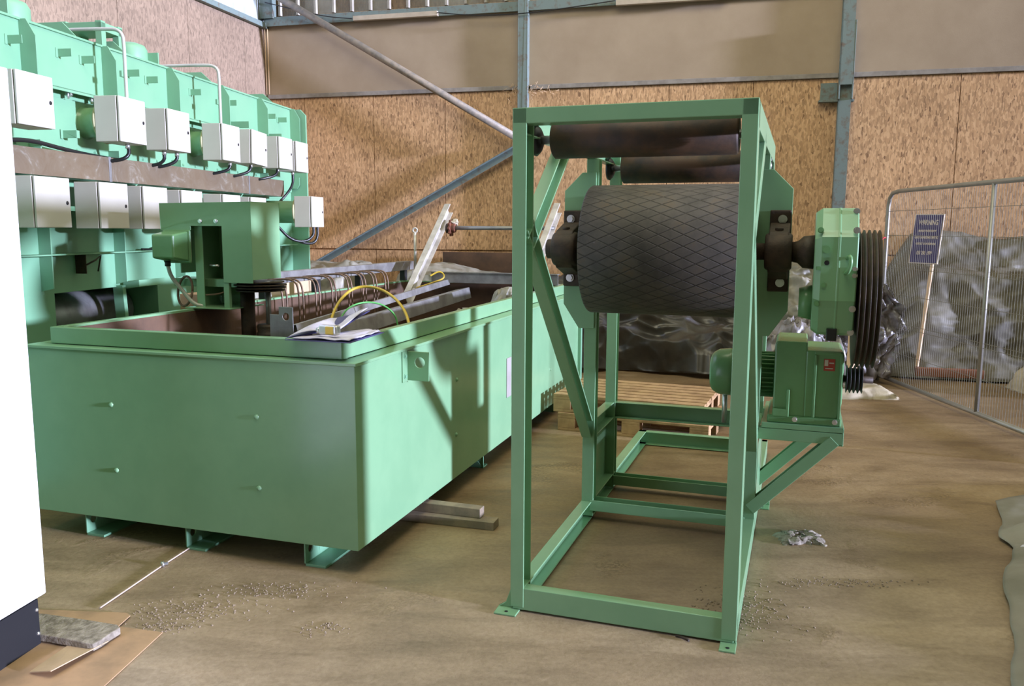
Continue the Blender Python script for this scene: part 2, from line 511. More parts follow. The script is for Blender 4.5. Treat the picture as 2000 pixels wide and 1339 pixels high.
def ridge(x, y, z=0, oct=4):
    v = 0; a = 1
    for i in range(oct):
        v += a * (1 - 2 * abs(noise.noise((x, y, z + i * 5.1)))); x *= 1.9; y *= 1.9; a *= 0.5
    return v


def surf(fn, nu, nv, closed=False):
    mb = MB()
    vs = [fn(i / nu, j / nv) for j in range(nv + 1) for i in range(nu + 1)]
    w = nu + 1
    mb.add(vs, [(j * w + i, j * w + i + 1, (j + 1) * w + i + 1, (j + 1) * w + i) for j in range(nv) for i in range(nu)], True)
    return mb


# ------------------------------------------------------------------ setting
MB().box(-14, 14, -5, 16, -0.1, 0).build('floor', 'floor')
bpy.data.objects['floor']['kind'] = 'structure'

WP = (5.2293, 9.9146); YW = 14.6
wall_o = (WP[0], WP[1], 0); wr = -math.radians(YW)


def struct(mb, name, mat, bevel=0.0, loc=wall_o, rot=wr):
    o = mb.build(name, mat, None, bevel, loc, rot); o['kind'] = 'structure'
    return o


# back wall: strand boards with real gaps, lower course, hardboard band above
xs = [-8.99, -8.41, -7.37, -6.34, -5.30, -4.40, -3.40, -2.39, -1.33, -0.10, 1.12, 2.34, 3.56, 5.0]
mb = MB()
mb.box(-8.99, 5.0, 0.03, 0.10, 0.0, 4.9)
for a, b in zip(xs, xs[1:]):
    mb.box(a + 0.004, b - 0.004, 0.0, 0.03, 1.315, 3.38)
    mb.box(a + 0.004, b - 0.004, 0.012, 0.03, 0.0, 1.295)
struct(mb, 'wall_back', 'osb')
mb = MB()
for a, b in ((-8.99, -5.30), (-5.28, -1.33), (-1.33, 5.0)):
    mb.box(a + 0.003, b - 0.003, -0.004, 0.028, 3.44, 4.42)
struct(mb, 'wall_back_upper', 'board')


def clad(x0, x1, z0, z1, name, mat, loc, rot, flip=1):
    vs = []; prof = []
    x = x0
    while x < x1:
        prof += [(x, 0.0), (x + 0.21, 0.0), (x + 0.225, -0.035 * flip), (x + 0.255, -0.035 * flip), (x + 0.27, 0.0)]
        x += 0.27
    mb = MB()
    vs = [(p[0], p[1], z) for z in (z0, z1) for p in prof]
    n = len(prof)
    mb.add(vs, [(i, i + 1, n + i + 1, n + i) for i in range(n - 1)])
    o = mb.build(name, mat, None, 0, loc, rot); o['kind'] = 'structure'
    return o


w_c = gl(WP, YW, (0, 0.03, 0))
clad(-8.99, 5.0, 4.5, 6.2, 'wall_back_cladding', 'clad', w_c, wr)
# rails and columns on the back wall
mb = MB()
for a, b in ((-8.95, -5.33), (-5.17, -1.43), (-1.27, 5.0)):
    mb.box(a, b, -0.035, 0.0, 3.385, 3.44)
struct(mb, 'trim_1', 'rail', 0.004)
mb = MB().box(-8.95, 5.0, -0.07, 0.0, 4.40, 4.47).box(-8.95, 5.0, -0.075, -0.065, 4.35, 4.47)
struct(mb, 'trim_2', 'blue_steel', 0.003)


def column(x0, x1, name, z0=0, z1=6.2, depth=0.11):
    mb = MB().box(x0, x1, -depth, -depth + 0.012, z0, z1).box(x0, x0 + 0.012, -depth, -0.0, z0, z1).box(x1 - 0.012, x1, -depth, -0.0, z0, z1)
    return mb


mb = column(-5.32, -5.19, 'c')
struct(mb, 'trim_3', 'blue_steel', 0.003)
mb = column(-1.425, -1.285, 'c')
mb.box(-1.435, -1.275, -0.17, -0.158, 3.28, 4.0).box(-1.435, -1.42, -0.17, -0.1, 3.12, 4.0).box(-1.29, -1.275, -0.17, -0.1, 3.12, 4.0)
mb.box(-1.62, -1.43, -0.012, -0.004, 3.13, 3.33)
mb.box(-1.64, -1.25, -0.10, -0.004, 3.10, 3.125)
struct(mb, 'trim_4', 'blue_steel', 0.003)
mb = column(-9.0, -8.80, 'c', 4.45, 6.2)
struct(mb, 'trim_5', 'blue_steel', 0.003)
mb = MB()
for xx in (-8.93, -8.97):
    mb.cyl((xx, -0.03, 3.45), (xx, -0.03, 4.45), 0.008, 8)
struct(mb, 'trim_6', 'wood_pale')

# left wall, square to the back wall at its left corner
lc = gl(WP, YW, (-8.99, 0.0, 0))
lrot = wr + PI / 2
mb = MB()
yy = -11.5
while yy < 0:
    e = min(yy + 1.22, 0)
    for z0, z1 in ((0, 1.9), (1.9, 4.34)):
        mb.box(yy + 0.003, e - 0.003, 0.0, 0.03, z0 + 0.003, z1 - 0.003)
    yy += 1.22
mb.box(-11.5, 0, 0.03, 0.06, 0, 4.36)
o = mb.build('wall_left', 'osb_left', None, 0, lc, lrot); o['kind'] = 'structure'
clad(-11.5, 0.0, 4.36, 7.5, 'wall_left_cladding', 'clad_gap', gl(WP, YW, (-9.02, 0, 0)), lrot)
mb = MB().box(-11.5, 0, -0.07, 0, 4.33, 4.40)
o = mb.build('trim_7', 'blue_steel', None, 0.003, lc, lrot); o['kind'] = 'structure'
mb = MB().box(-4.52, -4.38, -0.10, -0.088, 0, 7.0).box(-4.52, -4.508, -0.10, 0, 0, 7.0).box(-4.392, -4.38, -0.10, 0, 0, 7.0)
o = mb.build('trim_8', 'blue_steel', None, 0.003, lc, lrot); o['kind'] = 'structure'

o = MB().box(-6.34, -5.24, -0.14, -0.10, 0.0, 1.285).build('dark_board', 'liner', None, 0.003, wall_o, wr)
tag(o, 'dark brown board standing against the foot of the back wall', 'board')
random.seed(5)
mb = MB()
for _ in range(70):
    x = -5.25 + random.gauss(0, 0.16); z = 3.36 + random.gauss(0, 0.03); a_ = random.uniform(-1.2, 1.2)
    mb.cyl((x, -0.06 + random.uniform(-.05, .02), z), (x + 0.07 * math.cos(a_), -0.08, z + 0.07 * math.sin(a_)), 0.0025, 4)
tag(mb.build('straw_tuft', 'wood_pale', None, 0, wall_o, wr), 'tuft of dry straw stuck behind the first column on the wall rail', 'straw', kind='stuff')
# round tube brace and angle brace against the back wall
o = MB().tube([(-8.80, -0.22, 4.78), (-5.27, -0.22, 2.74)], 0.047, 16).build('diagonal_tube_brace', 'tube', None, 0, wall_o, wr)
tag(o, 'round grey steel tube sloping down to the right across the back wall', 'brace')
mb = MB(); a = Vector((-8.35, -0.10, 1.02)); b = Vector((-5.27, -0.10, 2.66))
mb.bar(a, b, 0.008, 0.085, (0, 0, 1))
d = (b - a).normalized(); e1 = (Vector((0, 0, 1)) - d * d.z).normalized()
mb.bar(a + e1 * 0.04 + Vector((0, -0.035, 0)), b + e1 * 0.04 + Vector((0, -0.035, 0)), 0.075, 0.008, (0, 0, 1))
o = mb.build('diagonal_angle_brace', 'blue_steel', None, 0.002, wall_o, wr)
tag(o, 'flaking blue angle iron brace sloping up to the right low on the back wall', 'brace')
# timber battens under the cladding with sagging cables
for (x0, x1, z, lab) in ((-7.59, -6.40, 4.375, 'pale timber batten high on the back wall between corner and first column'),
                         (-4.07, -2.77, 4.365, 'pale timber batten high on the back wall right of the first column')):
    o = MB().box(x0, x1, -0.13, -0.07, z - 0.03, z + 0.03).build('timber_batten', 'strip', None, 0.003, wall_o, wr)
    tag(o, lab, 'batten')
for pts, lab in (([(-8.9, -0.12, 4.66), (-8.5, -0.12, 4.55), (-8.0, -0.13, 4.42), (-7.6, -0.13, 4.37)], 'thin cable sagging from the corner to the left timber batten'),
                 ([(-6.4, -0.13, 4.38), (-5.9, -0.14, 4.31), (-5.26, -0.16, 4.29), (-4.6, -0.14, 4.34), (-4.07, -0.13, 4.39)], 'thin cable drooping between the two timber battens')):
    o = MB().tube(pts, 0.007, 6, 2).build('wall_cable', 'cable', None, 0, wall_o, wr)
    tag(o, lab, 'cable')

# ------------------------------------------------------------------ drum drive stand
FO = (-0.002, 3.368); YF = 18.94; FW = 0.926; FH = 2.066
VA, VB, VE = 1.21, 1.77, 2.98
st = thing('drum_drive_stand', 'tall green steel stand carrying a black grooved drum, gearbox and motor', 'machine stand', (FO[0], FO[1], 0), YF)
G = 'green'
T = 0.007
for side in (0, 1):
    s_ = 1 if side == 0 else -1
    u = 0.0 if side == 0 else FW
    fd = (s_, 0, 0)
    MB().channel((u, 0.05, 0.02), (u, 0.05, FH), 0.10, 0.058, T, None, fd).build('front_post', G, st, 0.0025)
    MB().channel((u, VA + 0.035, 0.02), (u, VA + 0.035, FH - 0.10), 0.07, 0.066, T, None, fd).build('middle_post', G, st, 0.0025)
    MB().channel((u, VB + 0.035, 0.02), (u, VB + 0.035, FH - 0.02), 0.07, 0.062, T, None, fd).build('rear_post', G, st, 0.0025)
    MB().channel((u, 0.01, 0.055), (u, VE, 0.055), 0.10, 0.058, T, None, fd).build('base_rail', G, st, 0.0025)
    MB().channel((u, 0.02, FH - 0.05), (u, VB + 0.07, FH - 0.05), 0.10, 0.05, T, None, fd).build('top_rail', G, st, 0.0025)
    MB().channel((u, 0.07, 1.53), (u, 0.68, FH - 0.07), 0.085, 0.055, T, None, fd).build('upper_brace', G, st, 0.0025)
    MB().channel((u, 0.07, 1.62), (u, VA + 0.01, 0.50), 0.085, 0.055, T, None, fd).build('lower_brace', G, st, 0.0025)
    MB().channel((u, VA + 0.07, 0.505), (u, VB, 0.505), 0.10, 0.055, T, None, fd).build('side_beam', G, st, 0.0025)
    ux = u if side == 0 else u - 0.006
    MB().box(ux, ux + 0.006, VA + 0.07, VB, 0.10, 0.45).build('side_plate', G, st, 0.001)
MB().channel((0.0, 0.0, FH - 0.03), (FW, 0.0, FH - 0.03), 0.06, 0.09, T, None, (0, 1, 0)).build('top_beam', G, st, 0.003)
MB().channel((0.01, 0.002, 0.057), (FW - 0.01, 0.002, 0.057), 0.095, 0.056, T, None, (0, 1, 0)).build('front_beam', G, st, 0.003)
MB().channel((0.05, VA + 0.03, 0.055), (FW - 0.05, VA + 0.03, 0.055), 0.085, 0.06, T, None, (0, 0, 1)).build('cross_beam', G, st, 0.0025)
MB().channel((0.05, VB + 0.04, 0.035), (FW - 0.05, VB + 0.04, 0.035), 0.08, 0.06, T, None, (0, 0, 1)).build('cross_beam', G, st, 0.0025)
MB().channel((0.0, VB + 0.06, 0.505), (FW, VB + 0.06, 0.505), 0.10, 0.055, T, None, (0, -1, 0)).build('cross_beam', G, st, 0.0025)
MB().channel((0.0, VE, 0.055), (FW, VE, 0.055), 0.10, 0.055, T, None, (0, -1, 0)).build('cross_beam', G, st, 0.0025)
# floor lugs
for (x0, x1, y0, y1, gx) in ((-0.055, 0.04, -0.055, 0.02, -0.05), (FW - 0.06, FW + 0.002, -0.065, 0.02, FW - 0.006), (-0.05, 0.02, VA, VA + 0.08, -0.045), (FW - 0.02, FW + 0.06, VA + 0.5, VA + 0.58, FW + 0.05)):
    mb = MB().box(x0, x1, y0, y1, 0.0, 0.008)
    if gx < 0: mb.prism([(x0, 0.008), (0.0, 0.008), (0.0, 0.10), (x0 + 0.03, 0.03)], y1 - 0.006, y1, 'y')
    if gx > FW: mb.prism([(x1, 0.008), (x1, 0.04), (FW, 0.09), (FW, 0.008)], y1 - 0.006, y1, 'y')
    f_ = mb.build('floor_lug', G, st, 0.002)
    MB().cyl(((x0 + x1) / 2, (y0 + min(y1, y0 + 0.05)) / 2, 0.008), ((x0 + x1) / 2, (y0 + min(y1, y0 + 0.05)) / 2, 0.0088), 0.008, 12).build('bolt_hole', 'black', f_)
# bearing plates with cut corners
for s_, u in ((-1, 0.0), (1, FW)):
    def X(d): return u + s_ * d
    poly = [(X(-0.055), 1.895), (X(0.02), 1.895), (X(0.115), 1.80), (X(0.115), 1.20), (X(0.03), 1.07), (X(-0.055), 1.07)]
    MB().prism(poly, VA - 0.012, VA, 'y').build('bearing_plate', G, st, 0.002)
    # plummer block standing off the plate
    za = 1.497; va = 1.04
    mb = MB()
    x0, x1 = sorted((X(0.012), X(0.112)))
    mb.box(x0, x1, VA - 0.04, VA - 0.012, za - 0.20, za + 0.20)
    mb.prism([(VA - 0.04, za - 0.14), (va - 0.03, za - 0.095), (va - 0.075, za - 0.05), (va - 0.088, za), (va - 0.075, za + 0.05), (va - 0.03, za + 0.095), (VA - 0.04, za + 0.14)], x0 + 0.004, x1 - 0.004, 'x')
    mb.lathe([(x0 - 0.012, 0), (x0 - 0.012, 0.082), (x0 + 0.01, 0.092), (x1 - 0.01, 0.092), (x1 + 0.012, 0.082), (x1 + 0.012, 0)], (0, va, za), 'x', 28)
    mb.cyl(((x0 + x1) / 2, va, za + 0.09), ((x0 + x1) / 2, va, za + 0.115), 0.02, 12)
    bl = mb.build('bearing_block', 'dark_iron', st, 0.006)
    for dz in (-0.155, 0.155):
        b_ = MB(); hexbolt(b_, ((x0 + x1) / 2 + s_ * 0.01, VA - 0.04, za + dz), 0.016, 0.02); b_.build('bolt', 'chrome', bl)
# drum (local origin on its own axis so the groove pattern wraps it)
DR = 0.322; DL = 0.775
mb = MB().lathe([(-DL / 2, 0.0), (-DL / 2, DR - 0.02), (-DL / 2 + 0.004, DR - 0.004), (-DL / 2 + 0.012, DR), (DL / 2 - 0.012, DR), (DL / 2 - 0.004, DR - 0.004), (DL / 2, DR - 0.02), (DL / 2, 0.0)], (0, 0, 0), 'x', 96)
dr = mb.build('drum', mat_drum(DR), st, 0, (FW / 2, 1.04, 1.497))
MB().cyl((-0.155 - 0, 1.04, 1.497), (1.15, 1.04, 1.497), 0.04, 24).build('drum_shaft', 'dark_iron', st)
MB().cyl((-0.16, 1.04, 1.497), (-0.085, 1.04, 1.497), 0.05, 24).build('shaft_end', 'dark_iron', st, 0.004)
# idler rollers
for (v, z, r, x0, x1) in ((0.24, 1.966, 0.078, 0.10, 0.845), (1.66, 1.945, 0.085, 0.10, 0.83)):
    ro = MB().lathe([(x0, 0), (x0, r - 0.01), (x0 + 0.008, r), (x1 - 0.008, r), (x1, r - 0.01), (x1, 0)], (0, v, z), 'x', 48).build('idler_roller', 'roller', st)
    MB().cyl((0.01, v, z), (FW - 0.01, v, z), 0.018, 16).build('roller_shaft', 'chrome', ro)
    for xa, xb in ((0.012, 0.05), (FW - 0.05, FW - 0.012)):
        MB().lathe([(xa, 0), (xa, 0.062), (xa + 0.012, 0.066), (xb - 0.01, 0.05), (xb, 0.03), (xb, 0)], (0, v, z), 'x', 28).build('roller_bearing', 'black', ro)
# shaft-mounted gearbox
gu0, gu1 = 1.148, 1.332
prof = [(0.965, 1.70), (0.875, 1.60), (0.852, 1.57), (0.852, 1.285), (0.868, 1.25), (0.90, 1.135), (0.96, 1.118), (1.20, 1.118), (1.30, 1.25), (1.32, 1.45), (1.28, 1.62), (1.18, 1.70)]
mb = MB()
gm = (gu0 + gu1) / 2 + 0.012
sc = lambda k: [(1.08 + (p[0] - 1.08) * k, 1.41 + (p[1] - 1.41) * k) for p in prof]
n = len(prof)
stn = [(gu0, 0.93), (gu0 + 0.03, 1.0), (gm - 0.006, 1.0), (gm, 1.012), (gm + 0.006, 1.0), (gu1 - 0.006, 1.0), (gu1, 0.985)]
vs = [(t, a, b) for t, k in stn for a, b in sc(k)]
fs = [tuple(range(n)), tuple(range(len(vs) - n, len(vs)))]
for k in range(len(stn) - 1):
    fs += [(k * n + i, k * n + (i + 1) % n, (k + 1) * n + (i + 1) % n, (k + 1) * n + i) for i in range(n)]
mb.add(vs, fs)
gb = mb.build('gearbox', 'green', st, 0.004)
for z in (1.60, 1.43, 1.27):
    b_ = MB(); hexbolt(b_, (gu0 + 0.022, 0.866, z), 0.010, 0.016); b_.build('casing_bolt', 'green_dark', gb)
for z in (1.685, 1.60, 1.43, 1.40, 1.25, 1.14):
    b_ = MB(); hexbolt(b_, (gu1 - 0.012, 0.862 + (0.09 if z > 1.65 else 0) + (0.04 if z < 1.2 else 0), z), 0.011, 0.016); b_.build('casing_bolt', 'chrome', gb)
MB().tube([(gm + 0.035, 0.85, 1.475), (gm + 0.045, 0.82, 1.49), (gm + 0.05, 0.815, 1.455), (gm + 0.04, 0.82, 1.415), (gm + 0.03, 0.85, 1.41)], 0.009, 10, 2).build('lifting_eye', 'green_dark', gb)
MB().cyl((gm - 0.05, 0.852, 1.455), (gm - 0.05, 0.848, 1.455), 0.011, 16).build('filler_hole', 'black', gb)
MB().cyl((gm - 0.055, 0.852, 1.515), (gm - 0.055, 0.838, 1.515), 0.017, 16).build('plug', 'green_dark', gb)
MB().cyl((gm - 0.06, 0.853, 1.355), (gm - 0.06, 0.845, 1.355), 0.010, 16).build('plug', 'green_dark', gb)
MB().box(gm - 0.035, gm + 0.01, 0.885, 0.905, 1.098, 1.155).build('drain_slot', 'black', gb, 0.004)
MB().lathe([(1.045, 0), (1.045, 0.045), (1.075, 0.052), (1.10, 0.075), (1.152, 0.08), (1.152, 0)], (0, 1.04, 1.497), 'x', 28).build('coupling', 'dark_iron', st)
MB().lathe([(1.09, 0), (1.09, 0.07), (1.15, 0.085), (1.15, 0)], (0, 1.10, 1.255), 'x', 28).build('gearbox_boss', 'green_dark', st)


def pulley(name, x0, w, r, v, z, grooves, parent, mat, rim=0.05):
    pf = [(0, r * 0.2), (0.0, r - rim), (0.0, r)]
    gw = w / grooves
    for g in range(grooves):
        a = g * gw
        pf += [(a + gw * 0.12, r), (a + gw * 0.38, r - gw * 0.75), (a + gw * 0.62, r - gw * 0.75), (a + gw * 0.88, r)]
    pf += [(w, r), (w, r - rim), (w * 0.75, r - rim), (w * 0.75, r * 0.2), (w, r * 0.2), (w, 0)]
    return MB().lathe(pf, (x0, v, z), 'x', 80).build(name, mat, parent)


pulley('large_pulley', 1.345, 0.092, 0.327, 1.14, 1.275, 4, st, 'dark_iron')
MB().cyl((1.33, 1.14, 1.275), (1.46, 1.14, 1.275), 0.03, 20).build('pulley_shaft', 'dark_iron', st)
pulley('small_pulley', 1.335, 0.075, 0.070, 1.30, 0.86, 4, st, 'black_rubber', 0.02)
MB().cyl((1.30, 1.30, 0.86), (1.46, 1.30, 0.86), 0.017, 16).build('motor_shaft', 'dark_iron', st)
# variable speed motor unit on its side bracket
mb = MB()
prof = [(0.985, 0.63), (1.315, 0.63), (1.315, 0.665), (1.300, 0.672), (1.318, 0.70), (1.322, 0.98), (1.31, 1.003), (1.145, 1.008), (1.142, 1.045), (1.00, 1.045), (0.992, 1.03)]
mb.prism([(0.99, 0.66), (1.145, 0.66), (1.145, 1.045), (1.00, 1.045), (0.99, 1.03)], 1.235, 1.62, 'y')
mb.prism([(1.14, 0.66), (1.30, 0.66), (1.318, 0.74), (1.320, 0.985), (1.308, 1.004), (1.14, 1.004)], 1.235, 1.62, 'y')
mb.box(0.965, 1.322, 1.225, 1.64, 0.625, 0.665)
mh = mb.build('motor_housing', 'green_dark', st, 0.008)
MB().box(1.180, 1.192, 1.220, 1.245, 0.665, 0.985).box(1.18, 1.305, 1.222, 1.24, 0.985, 1.0).box(1.300, 1.314, 1.222, 1.245, 0.665, 0.995).build('housing_rib', 'green_dark', mh, 0.003)
MB().box(1.225, 1.277, 1.2325, 1.2350, 0.905, 0.965).build('maker_plate', 'red_label', mh)
MB().box(1.228, 1.245, 1.2310, 1.2330, 0.93, 0.96).box(1.250, 1.272, 1.2310, 1.2330, 0.942, 0.948).box(1.232, 1.268, 1.2310, 1.2330, 0.915, 0.92).build('plate_lettering', 'cream', mh)
MB().box(1.055, 1.07, 1.215, 1.24, 0.66, 0.80).box(0.99, 1.06, 1.215, 1.24, 0.66, 0.70).build('housing_foot', 'green_dark', mh, 0.004)
for x in (1.10, 1.29):
    b_ = MB(); hexbolt(b_, (x, 1.228, 0.648), 0.010, 0.014); b_.build('bolt', 'chrome', mh)
mv, mz = 1.43, 0.84
mb = MB().lathe([(0.655, 0), (0.655, 0.045), (0.658, 0.085), (0.672, 0.105), (0.70, 0.122), (0.75, 0.127), (0.785, 0.127), (0.785, 0.118), (0.80, 0.118), (0.80, 0)], (0, mv, mz), 'x', 48)
mo = mb.build('motor_body', 'green_dark', st)
mb = MB().cyl((0.80, mv, mz), (0.99, mv, mz), 0.105, 40)
for k in range(30):
    a = 2 * PI * k / 30
    mb.bar((0.80, mv + 0.11 * math.cos(a), mz + 0.11 * math.sin(a)), (0.985, mv + 0.11 * math.cos(a), mz + 0.11 * math.sin(a)), 0.005, 0.022, (0, math.cos(a), math.sin(a)))
mb.build('motor_fins', 'green_dark', mo)
for x in (0.735, 0.785):
    MB().cyl((x, 1.45, 0.555), (x, 1.45, 0.74), 0.014, 16).build('support_stud', 'chrome', mo)
# side bracket: two arms, two struts, shelf
for v in (VA, VB - 0.06):
    MB().channel((FW, v + 0.03, 0.595), (1.335, v + 0.03, 0.595), 0.06, 0.058, T, None, (0, 0, -1)).build('bracket_arm', G, st, 0.002)
    MB().channel((FW - 0.005, v + 0.03, 0.135), (1.315, v + 0.03, 0.535), 0.065, 0.06, T, None, (-0.7, 0, 0.7)).build('bracket_strut', G, st, 0.002)
MB().box(0.94, 1.335, VA, VB + 0.01, 0.597, 0.625).build('bracket_shelf', G, st, 0.003)
MB().channel((1.335, VA, 0.575), (1.335, VB + 0.01, 0.575), 0.09, 0.04, T, None, (-1, 0, 0)).build('bracket_edge', G, st, 0.003)

# ------------------------------------------------------------------ dip tank
TO = (-0.704, 3.708); YT = 17.6
TL = 4.40; TW = 1.875
tk = thing('dip_tank', 'long open-topped green steel tank on low feet, rusty inside', 'tank', (TO[0], TO[1], 0), YT)
mb = MB()
z0, z1 = 0.122, 0.985
t = 0.006
mb.box(-TW, 0, 0, t, z0, z1).box(-t, 0, t, TL, z0, z1).box(-TW, -TW + t, t, TL, z0, z1).box(-TW, 0, TL - t, TL, z0, z1).box(-TW + t, -t, t, TL - t, z0, z0 + t)
mb.build('tank_shell', 'green', tk, 0.002)
mb = MB()   # flat flange round the top
a, b = 0.012, 0.10
z0, z1 = 0.985, 1.0
mb.box(-TW - a, a, -a, b, z0, z1).box(-b, a, b, TL + a, z0, z1).box(-TW - a, -TW + b, b, TL + a, z0, z1).box(-TW + b, -b, TL - b, TL + a, z0, z1)
mb.build('top_flange', 'green', tk, 0.003)
mb = MB()   # raised coaming (hollow section)
c0, c1, cw = 0.05, 0.092, 0.045
zz0, zz1 = 1.003, 1.088
u0, u1, v0, v1 = -TW + 0.095, -0.092, 0.055, TL - 0.06
mb.box(u0, u1, v0, v0 + cw, zz0, zz1).box(u1 - cw, u1, v0 + cw, v1, zz0, zz1).box(u0, u0 + cw, v0 + cw, v1, zz0, zz1).box(u0 + cw, u1 - cw, v1 - cw, v1, zz0, zz1)
mb.build('coaming', 'green', tk, 0.004)
mb = MB()
iu0, iu1, iv0, iv1 = u0 + cw, u1 - cw, v0 + cw, v1 - cw
lt = 0.004
mb.box(iu0, iu1, iv0, iv0 + lt, 0.16, 1.075).box(iu1 - lt, iu1, iv0 + lt, iv1 - lt, 0.16, 1.075).box(iu0, iu0 + lt, iv0 + lt, iv1 - lt, 0.16, 1.075).box(iu0, iu1, iv1 - lt, iv1, 0.16, 1.075).box(iu0 + lt, iu1 - lt, iv0 + lt, iv1 - lt, 0.16, 0.17)
mb.build('tank_lining', 'liner', tk)
for i, u in enumerate((-1.60, -0.975, -0.30)):
    for vv in (0.03, 2.1, 3.9):
        if i != 2 and vv != 0.03: continue
        L_ = 0.26
        mb = MB()
        h = plate_hole(mb, 0, 0.13, 0.012, 0.122, -0.006, 0.008, (0.05, 0.075), 0.022)
        # plate built in x-z, turned to run along the tank
        mb.v = [(u + p[1] * 1.0, vv + p[0] * 1.0, p[2]) for p in mb.v]
        mb.box(u, u + 0.11, vv, vv + L_, 0.0, 0.012)
        mb.prism([(vv + 0.13, 0.012), (vv + L_, 0.012), (vv + L_, 0.122), (vv + 0.13, 0.122)], u - 0.006, u + 0.002, 'x')
        mb.box(u, u + 0.10, vv + L_ - 0.01, vv + L_, 0.012, 0.122)
        mb.build('foot', 'green_pale', tk, 0.0015)
for vv in (0.92, 1.86, 2.8, 3.7):
    mb = MB().box(-0.16, -0.05, vv, vv + 0.008, 0.0, 0.122).box(-0.16, -0.05, vv, vv + 0.08, 0.0, 0.01)
    mb.build('foot', 'green_pale', tk, 0.0015)
for (u, z) in ((-1.365, 0.718), (-1.355, 0.381), (-0.521, 0.717), (-0.521, 0.371)):
    MB().lathe([(0, 0.013), (-0.005, 0.011), (-0.009, 0.006), (-0.010, 0)], (u, 0, z), 'y', 16).build('rivet', 'green', tk)
for (v, z) in ((1.248, 0.713), (1.236, 0.383), (3.397, 0.433)):
    MB().lathe([(0, 0.013), (0.005, 0.011), (0.009, 0.006), (0.010, 0)], (0, v, z), 'x', 16).build('rivet', 'green', tk)
mb = MB().box(0, 0.007, 0.49, 0.55, 0.825, 0.985)
plate_hole(mb, 0.0, 0.125, 0.83, 0.98, 0.545, 0.008, (0.075, 0.925), 0.027, 32)
lug = mb.build('lifting_lug', 'green', tk, 0.003)
for z in (0.855, 0.96):
    b_ = MB(); hexbolt(b_, (0.007, 0.515, z), 0.009, 0.010, 'x', 1); b_.build('bolt', 'green_pale', lug)
tag(MB().box(0, 0.005, 2.20, 2.30, 0.42, 0.70).build('nameplate', 'grey_label', tk, 0.001), 'grey rectangular nameplate')
MB().box(-0.10, 0.03, TL, TL + 0.05, 0.122, 1.0).build('end_flange', 'green_pale', tk, 0.003)

# transfer head on the left rim
hd = thing('transfer_head', 'green L-shaped drive head standing on the left rim of the tank', 'machine head', gl(TO, YT, (0, 0, 0)), YT)
hv = 1.15
mb = MB()
prof = [(-1.985, 1.58), (-1.755, 1.58), (-1.755, 1.607), (-1.525, 1.607), (-1.525, 1.255), (-1.31, 1.255), (-1.31, 1.757), (-1.985, 1.75)]
# front sheet with its cut-out, right side, left side, top
mb.prism(prof, hv, hv + 0.004, 'y')
mb.box(-1.314, -1.31, hv, hv + 0.31, 1.275, 1.757)
mb.box(-1.985, -1.981, hv, hv + 0.31, 1.58, 1.75)
mb.prism([(-1.985, 1.746), (-1.31, 1.753), (-1.31, 1.757), (-1.985, 1.750)], hv, hv + 0.31, 'y')
mb.box(-1.985, -1.31, hv + 0.306, hv + 0.31, 1.58, 1.753)
mb.build('head_cover', 'green', hd, 0.002)
MB().channel((-1.76, hv + 0.17, 1.09), (-1.76, hv + 0.17, 1.62), 0.26, 0.06, 0.006, None, (1, 0, 0)).box(-1.76, -1.50, hv + 0.28, hv + 0.29, 1.09, 1.62).build('column', 'green', hd, 0.002)
MB().box(-1.53, -1.49, hv + 0.004, hv + 0.03, 1.09, 1.27).build('column_edge', 'green', hd, 0.002)
MB().box(-1.86, -1.85, hv + 0.02, hv + 0.2, 1.31, 1.58).build('side_flange', 'green', hd, 0.002)
MB().box(-1.98, -1.50, hv + 0.10, hv + 0.28, 1.22, 1.27).build('stiffener', 'green', hd, 0.002)
MB().box(-1.80, -1.46, hv - 0.03, hv + 0.33, 1.089, 1.097).build('base_plate', 'green', hd, 0.002)
for x in (-1.68, -1.565):
    b_ = MB(); hexbolt(b_, (x, hv, 1.638), 0.010, 0.012); b_.build('bolt', 'chrome', hd)
mb = MB()   # tapered junction box
x0, x1, y0, y1, z0, z1 = -1.955, -1.765, hv - 0.13, hv - 0.01, 1.385, 1.575
k = 0.022
vs = [(x0, y1, z0), (x1, y1, z0), (x1, y1, z1), (x0, y1, z1), (x0 + k * 0.3, y0, z0 + k), (x1 - k, y0, z0 + k), (x1 - k, y0, z1 - k), (x0 + k * 0.3, y0, z1 - k)]
mb.add(vs, [(0, 1, 2, 3), (4, 5, 6, 7), (0, 1, 5, 4), (1, 2, 6, 5), (2, 3, 7, 6), (3, 0, 4, 7)])
mb.box(x0 - 0.012, x1 + 0.008, y1, y1 + 0.02, z0 - 0.012, z1 + 0.008)
jb = mb.build('junction_box', 'green_dark', hd, 0.012)
MB().cyl((-1.89, hv - 0.06, 1.355), (-1.89, hv - 0.06, 1.39), 0.018, 14).build('cable_gland', 'black', jb)
MB().tube([(-1.89, hv - 0.06, 1.36), (-1.88, hv - 0.05, 1.29), (-1.84, hv, 1.20), (-1.77, hv + 0.02, 1.11), (-1.72, hv + 0.05, 1.10)], 0.012, 8, 2).build('cable', 'conduit', jb)
pts = [(-1.865 + 0.055 * math.cos(a), hv + 0.06 + 0.02 * math.sin(a), 1.19 + 0.095 * math.sin(a)) for a in [2 * PI * i / 20 for i in range(21)]]
MB().tube(pts, 0.008, 8).build('hose_coil', 'brown_hose', hd)
MB().tube([(-1.70, hv + 0.05, 1.17), (-1.62, hv + 0.07, 1.175), (-1.57, hv + 0.12, 1.20), (-1.56, hv + 0.13, 1.30), (-1.53, hv + 0.10, 1.40)], 0.006, 8, 2).build('copper_pipe', 'copper', hd)
MB().tube([(-1.68, hv + 0.08, 1.36), (-1.62, hv + 0.03, 1.36), (-1.58, hv + 0.03, 1.36)], 0.007, 8).build('valve_stub', 'chrome', hd)
